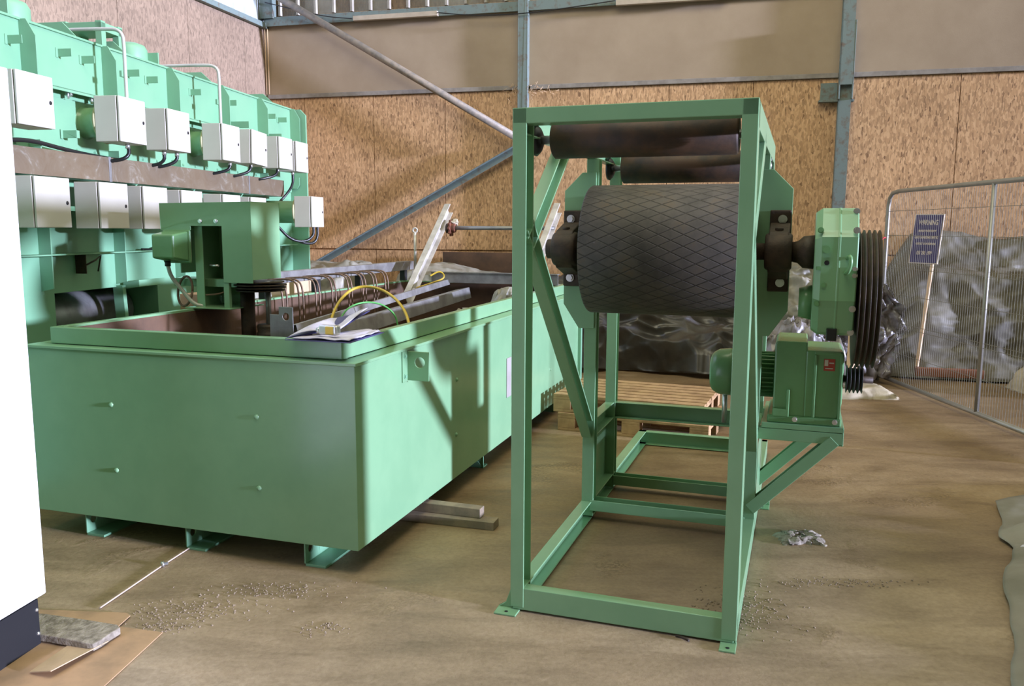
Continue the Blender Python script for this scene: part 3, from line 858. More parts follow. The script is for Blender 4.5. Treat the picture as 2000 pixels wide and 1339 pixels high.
mb = MB()
for z, r in ((1.252, 0.150), (1.234, 0.165), (1.216, 0.160), (1.198, 0.150)):
    mb.lathe([(z, 0), (z, r), (z + 0.007, r), (z + 0.007, 0)], (-1.375, hv + 0.17, 0), 'z', 48)
mb.build('sprocket_stack', 'dark_iron', hd, 0.001)
MB().cyl((-1.46, hv + 0.15, 0.6), (-1.46, hv + 0.15, 1.26), 0.045, 24).build('drive_shaft', 'dark_iron', hd)
MB().cyl((-1.32, hv + 0.17, 0.9), (-1.32, hv + 0.17, 1.26), 0.017, 20).build('guide_shaft', 'zinc', hd)
MB().lathe([(0.86, 0), (0.86, 0.07), (0.90, 0.075), (0.91, 0.08), (0.93, 0.08), (0.935, 0.07), (0.97, 0.075), (0.985, 0.07), (0.985, 0)], (-1.32, hv + 0.17, 0), 'z', 36).build('guide_collar', 'dark_iron', hd)

# grey header rail with bent copper pipes
rl = thing('header_rail', 'grey steel channel rail on black blocks above the tank left rim', 'rail', gl(TO, YT, (0, 0, 0)), YT)
MB().channel((-1.80, 1.62, 1.232), (-1.80, 4.48, 1.232), 0.085, 0.07, 0.005, None, (1, 0, 0)).box(-1.732, -1.727, 1.62, 4.48, 1.19, 1.275).build('channel', 'zinc', rl, 0.002)
for v in (1.9, 2.62, 3.35, 4.28):
    MB().box(-1.79, -1.735, v, v + 0.06, 1.088, 1.19).build('support_block', 'black_rubber', rl, 0.003)
for i, v in enumerate((1.72, 1.93, 2.16, 2.40, 2.66, 2.90, 3.10, 3.32)):
    p = bpy.data.objects.new('bent_copper_pipe', None); C.objects.link(p)
    p.location = gl(TO, YT, (-1.727, v, 1.215)); p.rotation_euler = (0, 0, -math.radians(YT))
    tag(p, 'bent copper pipe pair hooked over the grey rail, ' + ('nearest to the green drive head', 'second from the green drive head', 'third from the green drive head', 'fourth from the green drive head', 'fourth from the far end', 'third from the far end', 'second from the far end', 'last before the rail far end')[i], 'pipe', 'bent copper pipes along the tank left side')
    for dv in (0.0, 0.055):
        MB().tube([(0, dv, 0.01), (0.17, dv, 0.02), (0.225, dv + 0.004, 0.0), (0.245, dv + 0.006, -0.05), (0.25, dv + 0.01, -0.15), (0.252, dv + 0.01, -0.75)], 0.0068, 8, 1).build('pipe', 'copper', p)
# eye rod
o = MB().cyl((0, 0, 0), (0, 0, 0.37), 0.013, 14).build('eye_rod', 'alu', None, 0, gl(TO, YT, (-1.66, 4.37, 1.19)))
tag(o, 'thin pale upright rod with ring top at the far end of the grey rail', 'rod')
rg = MB().tube([(0.022 * math.cos(a), 0, 0.39 + 0.022 * math.sin(a)) for a in [2 * PI * i / 16 for i in range(17)]], 0.008, 8).build('ring', 'alu', o)
MB().box(-0.03, 0.03, -0.03, 0.03, -0.10, 0.0).build('rod_foot', 'alu', o, 0.002)

# tilted lifting frame at the far end
lf = thing('lifting_frame', 'two tilted pale metal arms joined by a steel shaft over the tank far end', 'lifting frame', gl(TO, YT, (0, 0, 0)), YT)


def arm(u, v0, z0, v1, z1, w=0.11):
    mb = MB().channel((u, v0, z0), (u, v1, z1), w, 0.05, 0.006, None, (1, 0, 0))
    d = Vector((0, v1 - v0, z1 - z0)).normalized(); nrm = Vector((0, -d.z, d.y))
    mb.bar(Vector((u + 0.02, v0, z0)) + nrm * (w * 0.52), Vector((u + 0.02, v1, z1)) + nrm * (w * 0.52), 0.06, 0.012, nrm)
    return mb


arm(-1.47, 3.72, 0.95, 4.75, 1.80).build('arm', 'alu', lf, 0.002)
arm(-0.34, 3.95, 1.20, 4.82, 1.80).build('arm', 'alu', lf, 0.002)
MB().cyl((-1.40, 4.62, 1.605), (-0.30, 4.62, 1.605), 0.020, 20).build('cross_shaft', 'zinc', lf)
mb = MB()
pf = []
for i in range(40):
    r = 0.085 if i % 4 in (0, 1) else 0.066
    pf.append((4.62 + r * math.cos(2 * PI * i / 40), 1.605 + r * math.sin(2 * PI * i / 40)))
mb.prism(pf, -1.385, -1.365, 'x'); mb.cyl((-1.40, 4.62, 1.605), (-1.33, 4.62, 1.605), 0.045, 20)
mb.build('sprocket', 'rust', lf, 0.002)
MB().lathe([(-1.42, 0), (-1.42, 0.05), (-1.39, 0.055), (-1.39, 0)], (0, 4.62, 1.60), 'x', 20).build('bearing', 'dark_iron', lf)
o = surf(lambda a, b: gl(TO, YT, (-1.36 + 0.04 * math.sin(a * PI * 2), 4.66 + 0.07 * math.cos(a * PI * 2) * math.sin(b * PI) , 1.66 + 0.06 * (b - .5) + 0.02 * fbm(a * 6, b * 6))), 24, 10).build('crumpled_wrapping', 'sack')
tag(o, 'scrap of pale crumpled wrapping beside the red sprocket on the shaft', 'wrapping')
# beam across the tank
o = MB().channel((-1.40, 4.16, 1.135), (-0.14, 4.16, 1.135), 0.10, 0.09, 0.006, None, (0, 1, 0)).box(-1.40, -0.14, 4.145, 4.17, 1.178, 1.19).build('cross_channel', 'zinc', None, 0.002, gl(TO, YT, (0, 0, 0)), -math.radians(YT))
tag(o, 'grey channel beam lying across the far end of the tank', 'beam')
mb = MB().box(-1.78, -1.40, 4.13, 4.24, 1.089, 1.13).box(-0.14, -0.08, 4.13, 4.24, 1.089, 1.13)
# loose stainless channels lying in the tank
lcg = gl(TO, YT, (0, 0, 0))
o = MB().channel((-0.86, 0.86, 1.045), (-1.20, 4.05, 1.12), 0.055, 0.05, 0.004, None, (0.2, 0, -1)).build('loose_channel', 'zinc', None, 0.0015, lcg, -math.radians(YT))
o2 = MB().channel((-0.80, 0.86, 0.995), (-1.02, 4.0, 1.045), 0.14, 0.10, 0.004, None, (0.2, 0, -1)).build('loose_channel', 'zinc', None, 0.0015, lcg, -math.radians(YT))
tag(o, 'long narrow grey channel, upper of the two lying diagonally in the tank', 'channel')
tag(o2, 'wider grey channel lying diagonally in the tank beneath the narrow one', 'channel')
mb = MB()
mb.prism([(-0.93, 0.35), (-0.80, 0.35), (-0.80, 1.10), (-0.93, 1.10)], 0.86, 0.865, 'y')
mb = MB(); plate_hole(mb, -0.905, -0.815, 1.04, 1.155, 0.80, 0.006, (-0.86, 1.10), 0.022, 24)
mb.box(-0.905, -0.815, 0.80, 0.806, 0.5, 1.04)
mb.box(-0.965, -0.905, 0.80, 0.806, 0.5, 1.11)
o = mb.build('drilled_plate', 'zinc', None, 0.001, lcg, -math.radians(YT))
tag(o, 'upright grey metal plate with a round hole near the tank front', 'plate')
o = MB().tube([gl(TO, YT, p) for p in ((-0.86, 1.25, 0.95), (-0.88, 1.40, 1.12), (-0.86, 1.60, 1.22), (-0.70, 1.62, 1.22), (-0.52, 1.50, 1.17), (-0.38, 1.36, 1.10), (-0.30, 1.25, 1.02), (-0.27, 1.2, 0.92))], 0.009, 8, 3).build('yellow_cable', 'yellow_cable')
tag(o, 'yellow cable arching over the loose channels in the tank', 'cable')
o = MB().tube([gl(TO, YT, p) for p in ((-0.86, 1.35, 0.93), (-0.86, 1.45, 1.07), (-0.82, 1.60, 1.12), (-0.72, 1.70, 1.11), (-0.62, 1.72, 1.04), (-0.6, 1.72, 0.95))], 0.006, 8, 3).build('green_cable', 'green_cable')
tag(o, 'thin green cable looping below the yellow arch in the tank', 'cable')
o = MB().tube([gl(TO, YT, p) for p in ((-1.32, 3.95, 1.16), (-1.24, 4.0, 1.21), (-1.18, 4.0, 1.14), (-1.30, 3.9, 1.09), (-1.42, 3.85, 1.05))], 0.008, 8, 3).build('earth_wire', 'yellow_cable')
tag(o, 'short curl of yellow wire at the foot of the tilted pale arm', 'wire')


def heap(name, mat, label, cat, u0, u1, v0, v1, zb, h, seed, amp=0.3, fr=3.0, n=40, O=TO, Y=YT, kind=None, flat=False):
    def fn(a, b):
        e = min(1.0, min(a, 1 - a) * 5) * min(1.0, min(b, 1 - b) * 5); e = e ** 0.6
        z = zb + h * e * (0.75 + amp * ridge(a * fr * (u1 - u0), b * fr * (v1 - v0), seed, 3))
        du = 0.04 * fbm(a * 5, b * 5, seed + 3) ; dv = 0.04 * fbm(a * 5, b * 5, seed + 9)
        return gl(O, Y, (u0 + (u1 - u0) * a + du, v0 + (v1 - v0) * b + dv, max(zb, z)))
    o = surf(fn, n, n).build(name, mat)
    return tag(o, label, cat, kind=kind)


heap('crumpled_paper', 'poly_pale', 'crumpled dusty paper lying inside the tank by the right wall', 'paper', -0.50, -0.18, 2.1, 2.6, 0.86, 0.12, 2, 0.4, 4, 24)
heap('crumpled_paper', 'poly_pale', 'crumpled pale sack inside the tank near its far right corner', 'paper', -0.42, -0.18, 3.0, 3.5, 0.92, 0.15, 5, 0.4, 4, 24)
heap('plastic_bag', 'poly_pale', 'pale crumpled plastic bag behind the first copper pipes', 'bag', -2.25, -1.95, 1.95, 2.4, 1.0, 0.18, 8, 0.4, 5, 28)
o = MB().box(-2.35, -2.0, 1.75, 2.1, 0.95, 1.12).build('cardboard_box', 'card', None, 0.003, lcg, -math.radians(YT)); tag(o, 'small brown cardboard box behind the tank left rim', 'box')
o = MB().box(-2.35, -2.0, 2.6, 3.0, 0.95, 1.17).build('cardboard_box', 'card_light', None, 0.003, lcg, -math.radians(YT)); tag(o, 'flat pale cardboard box behind the bent copper pipes', 'box')
o = MB().box(-2.6, -1.95, 1.70, 4.3, 0.90, 0.95).box(-2.6, -2.5, 1.8, 1.9, 0, 0.90).box(-2.05, -1.95, 1.8, 1.9, 0, 0.90).box(-2.6, -2.5, 4.1, 4.2, 0, 0.90).box(-2.05, -1.95, 4.1, 4.2, 0, 0.90).build('side_bench', 'green_dark', None, 0.003, lcg, -math.radians(YT))
tag(o, 'narrow green bench behind the tank left rim holding boxes and bags', 'bench')

# folder with papers and tape measure on the tank corner
fo = thing('open_folder', 'open dark blue folder of curling papers on the tank front corner', 'folder', gl(TO, YT, (-0.02, 0.03, 1.089)), YT)


def pg(name, mat, quad, z, curl, dz=0.0, t=0.003):
    q = [Vector((p[0], p[1], 0)) for p in quad]

    def fn(a, b, off=0):
        p = (q[0] * (1 - a) + q[1] * a) * (1 - b) + (q[3] * (1 - a) + q[2] * a) * b
        return (p.x, p.y, z + off + curl(a, b))
    n = 16
    mb = MB(); w = n + 1
    top = [fn(i / n, j / n, t) for j in range(w) for i in range(w)]
    bot = [fn(i / n, j / n, 0) for j in range(w) for i in range(w)]
    mb.add(top, [(j * w + i, j * w + i + 1, (j + 1) * w + i + 1, (j + 1) * w + i) for j in range(n) for i in range(n)], True)
    mb.add(bot, [(j * w + i, (j + 1) * w + i, (j + 1) * w + i + 1, j * w + i + 1) for j in range(n) for i in range(n)], True)
    k = w * w
    allv = top + bot
    edge = []
    for i in range(n):
        edge += [(i, i + 1, k + i + 1, k + i), (n * w + i, k + n * w + i, k + n * w + i + 1, n * w + i + 1), (i * w, k + i * w, k + (i + 1) * w, (i + 1) * w), (i * w + n, (i + 1) * w + n, k + (i + 1) * w + n, k + i * w + n)]
    mb.add(allv, edge, True)
    return mb.build(name, mat, fo)


# lower cover lies on the corner, upper cover stands half open
lowq = [(-0.335, -0.03), (0.0, -0.03), (-0.03, 0.37), (-0.13, 0.42)]
pg('lower_cover', 'folder', lowq, 0.0, lambda a, b: 0.0)
pg('papers', 'paper', [(-0.30, -0.02), (-0.01, -0.02), (-0.04, 0.35), (-0.14, 0.40)], 0.004, lambda a, b: 0.006 + 0.008 * fbm(a * 3, b * 3, 4) * (0.3 + a))
upq = [(-0.335, -0.03), (-0.20, 0.10), (-0.16, 0.52), (-0.33, 0.40)]
pg('upper_cover', 'folder', [(-0.335, -0.025), (-0.155, 0.16), (-0.17, 0.50), (-0.30, 0.35)], 0.006, lambda a, b: 0.03 * a + 0.055 * b)
pg('raised_papers', 'paper', [(-0.32, -0.02), (-0.15, 0.15), (-0.175, 0.485), (-0.30, 0.33)], 0.014, lambda a, b: 0.033 * a + 0.050 * b + 0.010 * math.sin(a * 5 + b * 3))
tm = thing('tape_measure', 'small yellow and chrome tape measure resting on the open folder', 'tape measure', gl(TO, YT, (-0.165, 0.075, 1.112)), YT + 8)
tm.scale = (1.15, 1.15, 1.15)
MB().box(-0.045, 0.045, -0.018, 0.018, 0.0, 0.04).build('case', 'chrome', tm, 0.01, segs=3)
MB().box(-0.008, 0.032, -0.0195, 0.0195, 0.004, 0.036).build('yellow_band', 'yellow', tm, 0.003)
MB().cyl((-0.06, 0, 0.016), (-0.045, 0, 0.016), 0.012, 14).build('hook', 'chrome', tm)

# timber battens under the tank
o = MB().box(-0.55, 0.31, 0, 0.065, 0.045, 0.098).build('timber_bearer', 'wood_old', None, 0.003, gl(TO, YT, (0, 0.80, 0)), -math.radians(YT + 1))
tag(o, 'short dusty timber bearer, upper of the two sticking out beneath the tank', 'timber')
o = MB().box(-0.55, 0.40, -0.04, 0.05, 0.0, 0.045).build('timber_bearer', 'wood_old', None, 0.003, gl(TO, YT, (0, 0.79, 0)), -math.radians(YT - 1))
tag(o, 'dirty timber bearer lying on the floor under the upper one', 'timber')

# ------------------------------------------------------------------ oven line
MO = (-3.0, 5.62); YM = 9.2
ov = thing('process_oven', 'tall long pale green panelled machine along the left side', 'machine', (MO[0], MO[1], 0), YM)
V0, V1 = -3.6, 3.78
GP = 'green_pale'
MB().box(-1.0, 0, V0, V1, 2.50, 2.865).box(-1.0, 0.012, V0, V1, 2.855, 2.87).build('upper_casing', GP, ov, 0.002)
mb = MB().box(-1.0, -0.03, V0, V1 - 0.02, 1.90, 2.50)
mb.box(-0.03, -0.004, V0, V1 - 0.06, 1.98, 2.44)
mb.build('middle_casing', GP, ov, 0.002)
MB().box(-0.03, 0.055, V0, V1 - 0.1, 2.492, 2.502).box(0.045, 0.055, V0, V1 - 0.1, 2.478, 2.50).build('casing_lip', GP, ov, 0.001)
# lower casing with dark openings
mb = MB().box(-1.0, -0.03, V0, V1, 1.16, 1.90)
for a, b in ((V0, -0.06), (1.13, 1.9), (2.6, V1)):
    mb.box(-1.0, -0.03, a, b, 0.0, 1.16)
mb.box(-1.0, -0.5, -0.06, 2.6, 0.0, 1.16)
mb.box(-0.5, -0.03, -0.06, 2.6, 0.0, 0.55)
mb.build('lower_casing', GP, ov, 0.002)
MB().prism([(0.60, 1.17), (0.64, 1.17), (0.66, 0.9), (0.66, 0.5), (0.60, 0.5), (0.62, 0.9)], -0.06, 0.02, 'x').build('opening_post', GP, ov, 0.002)
MB().box(-0.03, 0.07, V0, V1 - 0.1, 1.412, 1.422).build('ledge', GP, ov, 0.001)
for v in (-1.05, -0.255, 0.54, 1.355, 2.175, 2.945, 3.715):
    mb = MB().prism([(0.0, 2.50), (0.11, 2.50), (0.11, 2.76), (0.05, 2.862), (0.0, 2.862)], v, v + 0.010, 'y')
    mb.build('rib', GP, ov, 0.001)
    mb = MB().prism([(-0.02, 2.02), (0.055, 2.02), (0.08, 2.06), (0.08, 2.14), (-0.02, 2.14)], v + 0.02, v + 0.03, 'y')
    mb.build('gusset', GP, ov, 0.001)
for v in (-0.18, 0.60, 1.40, 2.2, 2.95):
    MB().prism([(-0.03, 1.18), (0.06, 1.20), (0.06, 1.41), (-0.03, 1.41)], v, v + 0.01, 'y').build('lower_rib', GP, ov, 0.001)
    MB().prism([(-0.03, 1.42), (0.06, 1.42), (0.06, 1.88), (-0.03, 1.88)], v, v + 0.01, 'y').build('lower_rib', GP, ov, 0.001)
MB().prism([(-0.03, 0.4), (0.16, 0.4), (0.16, 2.80), (0.10, 2.862), (-0.03, 2.862)], 3.755, 3.785, 'y').build('end_rib', GP, ov, 0.002)
for (v, z) in ((-1.1, 2.72), (-0.36, 2.717), (0.083, 2.727), (0.315, 2.726), (0.831, 2.729), (1.07, 2.721), (1.704, 2.727), (2.325, 2.728), (3.143, 2.714), (3.406, 2.711), (0.08, 2.206)):
    mb = MB().box(0, 0.10, v, v + 0.006, z - 0.025, z + 0.025).box(0.0, 0.005, v - 0.02, v, z - 0.03, z + 0.03)
    if z < 2.3: mb.box(0.10, 0.105, v, v + 0.03, z - 0.025, z + 0.025)
    mb.build('mounting_tab', GP, ov, 0.001)
for v, z in ((2.35, 2.505), (3.05, 2.47)):
    MB().box(0, 0.20, v, v + 0.006, z, z + 0.06).build('mounting_tab', GP, ov, 0.001)
# roof brackets
for v, w_, h_ in ((-1.9, 0.20, 0.13), (-0.95, 0.22, 0.12), (-0.30, 0.30, 0.12), (0.28, 0.35, 0.10), (0.83, 0.26, 0.09), (1.30, 0.28, 0.10), (2.08, 0.28, 0.09), (3.30, 0.26, 0.09)):
    if v == -0.30 or v == 1.30:
        MB().prism([(-0.42, 2.87), (-0.03, 2.87), (-0.03, 2.87 + h_), (-0.42, 2.87 + h_)], v, v + 0.012, 'y').build('roof_bracket', GP, ov, 0.001)
    else:
        MB().prism([(-0.42, 2.87), (0.0, 2.87), (-0.10, 2.87 + h_), (-0.42, 2.87 + h_)], v, v + 0.012, 'y').build('roof_bracket', GP, ov, 0.001)
# fan stools and fan motors on the roof
for v in (0.66,):
    mb = MB()
    z0 = 2.87
    for (a, b) in ((-0.40, v), (-0.40, v + 0.20), (-0.12, v), (-0.12, v + 0.20)):
        mb.box(a, a + 0.05, b, b + 0.05, z0, z0 + 0.20)
    mb.box(-0.40, -0.07, v, v + 0.25, z0 + 0.13, z0 + 0.19)
    mb.build('fan_stool', GP, ov, 0.002)
for v in (-0.06, 1.23):
    mb = MB().lathe([(2.87, 0.125), (2.98, 0.125), (3.015, 0.105), (3.035, 0.05), (3.035, 0)], (-0.22, v, 0), 'z', 28)
    mb.build('fan_motor', GP, ov)
# burner tubes
for (v, z, r, L_) in ((0.335, 2.31, 0.10, 0.16), (1.72, 2.305, 0.10, 0.16), (2.96, 1.755, 0.11, 0.41)):
    bt = MB().lathe([(-0.03, 0), (-0.03, r + 0.012), (0.0, r + 0.012), (0.004, r), (L_ - 0.06, r), (L_ - 0.02, r + 0.02), (L_, r + 0.03), (L_, 0)], (0, v, z), 'x', 36).build('burner_tube', 'green', ov)
    MB().lathe([(L_ - 0.018, 0), (L_ - 0.018, r + 0.045), (L_ - 0.002, r + 0.045), (L_ - 0.002, 0)], (0, v, z), 'x', 36).build('burner_flange', 'cream_flange', bt)
for v, n_ in ((-0.4, 0), (-0.1, 0), (0.25, 0), (0.05, 0)):
    pass
for k in range(18):
    v = -0.35 + k * 0.19
    b_ = MB(); hexbolt(b_, (-0.004, v, 2.115), 0.009, 0.012, 'x', 1); b_.build('casing_bolt', GP, ov)
for v in (0.12, 0.36):
    b_ = MB(); b_.cyl((0.03, v, 2.44), (0.03, v, 2.49), 0.008, 10); hexbolt(b_, (0.03, v, 2.47), 0.016, 0.03, 'y', 1); b_.build('toggle_clamp', 'chrome', ov)
mb = MB().box(-0.03, 0.05, 0.165, 0.171, 1.28, 1.41).tube([(0.05, 0.17, 1.34), (0.07, 0.24, 1.37), (0.07, 0.30, 1.40), (0.05, 0.29, 1.29)], 0.006, 6)
mb.build('hinge_bracket', 'dark_iron', ov)
MB().tube([(0.03, 0.85, 1.43), (0.05, 1.0, 1.425), (0.04, 1.05, 1.44), (0.05, 1.12, 1.45)], 0.01, 6, 2).build('wire_scrap', 'black', ov)
MB().prism([(0.0, 1.14), (0.13, 1.16), (0.13, 1.21), (0.0, 1.19)], 0.64, 0.98, 'y').build('deflector', GP, ov, 0.001)
MB().cyl((-0.4, -0.06, 0.95), (-0.4, 1.1, 0.95), 0.17, 28).build('duct', 'zinc', ov)

# trunking
tr = thing('cable_trunking', 'long oxidised grey-brown steel trunking across the green machine', 'trunking', (MO[0], MO[1], 0), YM)
MB().box(0.0, 0.155, -3.4, 0.335, 1.912, 2.075).box(0.0, 0.155, 0.341, 2.40, 1.912, 2.075).box(0.0, 0.155, 2.406, 3.17, 1.912, 2.075).build('duct', 'trunk', tr, 0.002)
MB().box(0.0, 0.159, 0.325, 0.351, 1.908, 2.079).box(0.0, 0.159, 2.395, 2.415, 1.908, 2.079).build('joint_strap', 'zinc', tr, 0.001)
for v in (-0.20, 0.66, 1.46, 2.3):
    MB().tube([(0.02, v, 1.905), (0.14, v + 0.0, 1.905), (0.06, v - 0.02, 1.80), (-0.03, v - 0.03, 1.74)], 0.008, 6).build('stay', GP, tr)


# enclosures
MB().box(-0.03, 0.16, -0.6, 2.35, 1.70, 1.73).build('mounting_rail', GP, ov, 0.001)
for v in (-0.735, 0.775, 2.10, 2.67, 3.06):
    MB().box(0.0, 0.16, v + 0.10, v + 0.20, 2.26, 2.36).build('mounting_stub', GP, ov, 0.001)
def enclosure(v, z, label, group, u=0.30, D=0.185, tilt=0.0, base=None, w=0.30):
    if base is None:
        e = thing('electrical_enclosure', label, 'electrical box', (0, 0, 0), YM, group)
        MB().box(0.0, D - 0.022, 0, w, 0, 0.30).build('housing', 'white_box', e, 0.004)
        MB().box(D - 0.022, D - 0.016, 0.006, w - 0.006, 0.006, 0.294).build('seal', 'dark_iron', e)
        MB().box(D - 0.016, D, 0.001, w - 0.001, 0.001, 0.299).build('door', 'white_box', e, 0.004)
        MB().lathe([(D - 0.001, 0.0115), (D + 0.002, 0.0115), (D + 0.002, 0)], (0, w - 0.032, 0.15), 'x', 16).build('door_lock', 'black', e)
    else:
        e = copy_tree(base); e['label'] = label; e['group'] = group
    e.location = gl(MO, YM, (u, v, z))
    e.rotation_euler = (math.radians(tilt), 0, -math.radians(YM))
    return e


GU = 'upper row of enclosures on the green machine'
GLo = 'lower row of enclosures under the trunking'
E0 = enclosure(-0.735, 2.172, 'white enclosure of the upper row, partly hidden by the tall white cabinet', GU, 0.16)
ups = [(0.195, 2.168, 'white enclosure with a bent conduit rising from it, next to the white cabinet one', 0),
       (0.775, 2.165, 'white enclosure second to the right of the tall conduit, two cables below', 0),
       (1.58, 2.155, 'white enclosure below the second bent conduit, on a round flange', 0),
       (2.10, 2.168, 'slightly tilted white enclosure just right of the second conduit box', -2.5),
       (2.67, 2.165, 'white enclosure of the upper row, second from the far end', 0),
       (3.06, 2.160, 'white enclosure at the far end of the upper row', 0)]
for v, z, lab, tl in ups: enclosure(v, z, lab, GU, 0.16, tilt=tl, base=E0)
lows = [(-0.645, 1.592, 'shaded enclosure under the trunking, nearest the tall white cabinet'),
        (-0.06, 1.588, 'enclosure under the trunking, second from the tall white cabinet'),
        (0.42, 1.585, 'enclosure under the trunking touching the left edge of the green drive head'),
        (0.915, 1.58, 'enclosure under the trunking, first of those mostly hidden behind the drive head'),
        (1.55, 1.575, 'enclosure under the trunking, middle one of those hidden behind the drive head'),
        (2.05, 1.57, 'enclosure under the trunking, last before the trunking end')]
for v, z, lab in lows: enclosure(v, z, lab, GLo, 0.16, base=E0)
enclosure(2.82, 1.605, 'single low white enclosure on a round tube at the machine far end', 'low end enclosure', 0.41, base=E0)
# cables and conduits
cbl = [([(0.27, 0.50 - .12, 2.168), (0.27, 0.40, 2.10), (0.24, 0.36, 2.06), (0.12, 0.35, 2.05)], 'short black cable dropping from the conduit enclosure into the trunking'),
       ([(0.25, 0.86, 2.165), (0.25, 0.86, 2.08), (0.12, 0.85, 2.05)], 'left black cable below the second conduit-side enclosure'),
       ([(0.27, 1.00, 2.165), (0.27, 1.00, 2.10), (0.20, 0.95, 2.06), (0.12, 0.92, 2.05)], 'right black cable below the second conduit-side enclosure'),
       ([(0.27, 1.83, 2.155), (0.27, 1.82, 2.09), (0.18, 1.76, 2.06), (0.12, 1.74, 2.05)], 'black cable below the second conduit enclosure'),
       ([(0.27, 2.22, 2.168), (0.27, 2.20, 2.10), (0.18, 2.12, 2.06), (0.12, 2.1, 2.05)], 'black cable below the tilted enclosure'),
       ([(0.27, 2.78, 2.165), (0.27, 2.75, 2.10), (0.18, 2.62, 2.06), (0.12, 2.6, 2.05)], 'black cable below the enclosure second from the far end'),
       ([(0.27, 3.13, 2.16), (0.27, 3.14, 2.05), (0.22, 3.12, 1.95), (0.12, 3.0, 1.80), (0.12, 2.95, 1.70)], 'long black cable dropping past the trunking end')]
for pts, lab in cbl:
    o = MB().tube(pts, 0.013, 8, 2).build('black_cable', 'cable', None, 0, (MO[0], MO[1], 0), -math.radians(YM)); tag(o, lab, 'cable')
    a = Vector(pts[0])
    MB().cyl(a + Vector((0, 0, -0.03)), a, 0.016, 12).build('cable_gland', 'chrome', o)
for pts, lab in (([(0.56, 2.93, 1.605), (0.56, 2.93, 1.52), (0.50, 2.86, 1.46), (0.40, 2.74, 1.48), (0.30, 2.66, 1.62), (0.22, 2.62, 1.74), (0.12, 2.62, 1.72)], 'black cable looping left from the low end enclosure'),
                 ([(0.56, 3.03, 1.605), (0.56, 3.03, 1.50), (0.53, 2.99, 1.44), (0.46, 2.88, 1.45), (0.38, 2.78, 1.50)], 'black cable hanging in the outer loop below the low end enclosure'),
                 ([(0.10, -1.2, 2.07), (0.10, -0.6, 2.10), (0.10, -0.35, 2.125), (0.10, -0.10, 2.10), (0.10, 0.2, 2.078), (0.10, 0.6, 2.07)], 'thick black cable lying along the top of the trunking')):
    o = MB().tube(pts, 0.014, 8, 3).build('black_cable', 'cable', None, 0, (MO[0], MO[1], 0), -math.radians(YM)); tag(o, lab, 'cable')
for v, lab in ((0.40, 'grey bent conduit rising from the enclosure nearest the white cabinet'), (1.70, 'grey bent conduit rising from the enclosure on the round flange')):
    o = MB().tube([(0.27, v, 2.45), (0.27, v, 2.70), (0.27, v, 2.84), (0.265, v, 2.90), (0.23, v, 2.935), (0.15, v, 2.945), (-0.35, v, 2.945)], 0.0125, 10, 2).build('bent_conduit', 'conduit', None, 0, (MO[0], MO[1], 0), -math.radians(YM))
    tag(o, lab, 'conduit')
    MB().box(0.245, 0.262, v - 0.03, v + 0.02, 2.62, 2.66).build('conduit_clip', 'green_pale', o)

# ------------------------------------------------------------------ white cabinet in the left foreground
cb = thing('tall_white_cabinet', 'tall white control cabinet on a black plinth at the left edge', 'cabinet', (-1.795, 3.056, 0), YM)
MB().box(-0.8, -0.02, -1.3, 0.0, 0.0, 0.185).build('plinth', 'navy', cb, 0.003)
MB().box(-0.8, 0.0, -1.3, 0.022, 0.20, 2.155).build('cabinet_body', 'white_cab', cb, 0.005)
MB().box(0.0, 0.006, -1.28, -0.085, 0.22, 2.135).build('door', 'white_cab', cb, 0.003)
for z in (0.05, 0.145):
    MB().lathe([(-0.021, 0.007), (-0.015, 0.006), (-0.014, 0)], (0, -0.012, z), 'x', 12).build('plinth_screw', 'chrome', cb)
MB().lathe([(0.0, 0.010), (0.008, 0.009), (0.010, 0)], (0.0, -0.165, 0.93), 'x', 16).build('door_screw', 'zinc', cb)
MB().tube([(0.012, -0.13 + 0.028 * math.cos(a), 2.10 + 0.028 * math.sin(a)) for a in [2 * PI * i / 20 for i in range(21)]], 0.007, 8).build('badge_ring', 'folder', cb)


# ------------------------------------------------------------------ pallets
def pallet(z, yaw, loc, lab):
    p = thing('wooden_pallet', lab, 'pallet', (loc[0], loc[1], z), yaw, 'pallets stacked behind the drum stand')
    for k in range(7):
        w_ = 0.088; y = k * (0.8 - w_) / 6
        MB().box(0, 1.2, y, y + w_, 0.122, 0.144).build('top_board', 'wood', p, 0.003)
    for x in (0, 0.5275, 1.055):
        MB().box(x, x + 0.145, 0, 0.8, 0.10, 0.122).build('stringer_board', 'wood', p, 0.003)
        for y in (0, 0.35, 0.70):
            MB().box(x, x + 0.145, y, y + 0.10, 0.022, 0.10).build('block', 'wood', p, 0.003)
    for y in (0, 0.35, 0.70):
        MB().box(0, 1.2, y, y + 0.10, 0.0, 0.022).build('bottom_board', 'wood', p, 0.003)
    return p


pallet(0.0, 23, (0.37, 6.60), 'lower wooden pallet of the two stacked behind the stand')
pallet(0.146, 22, (0.335, 6.63), 'upper wooden pallet of the two stacked behind the stand')

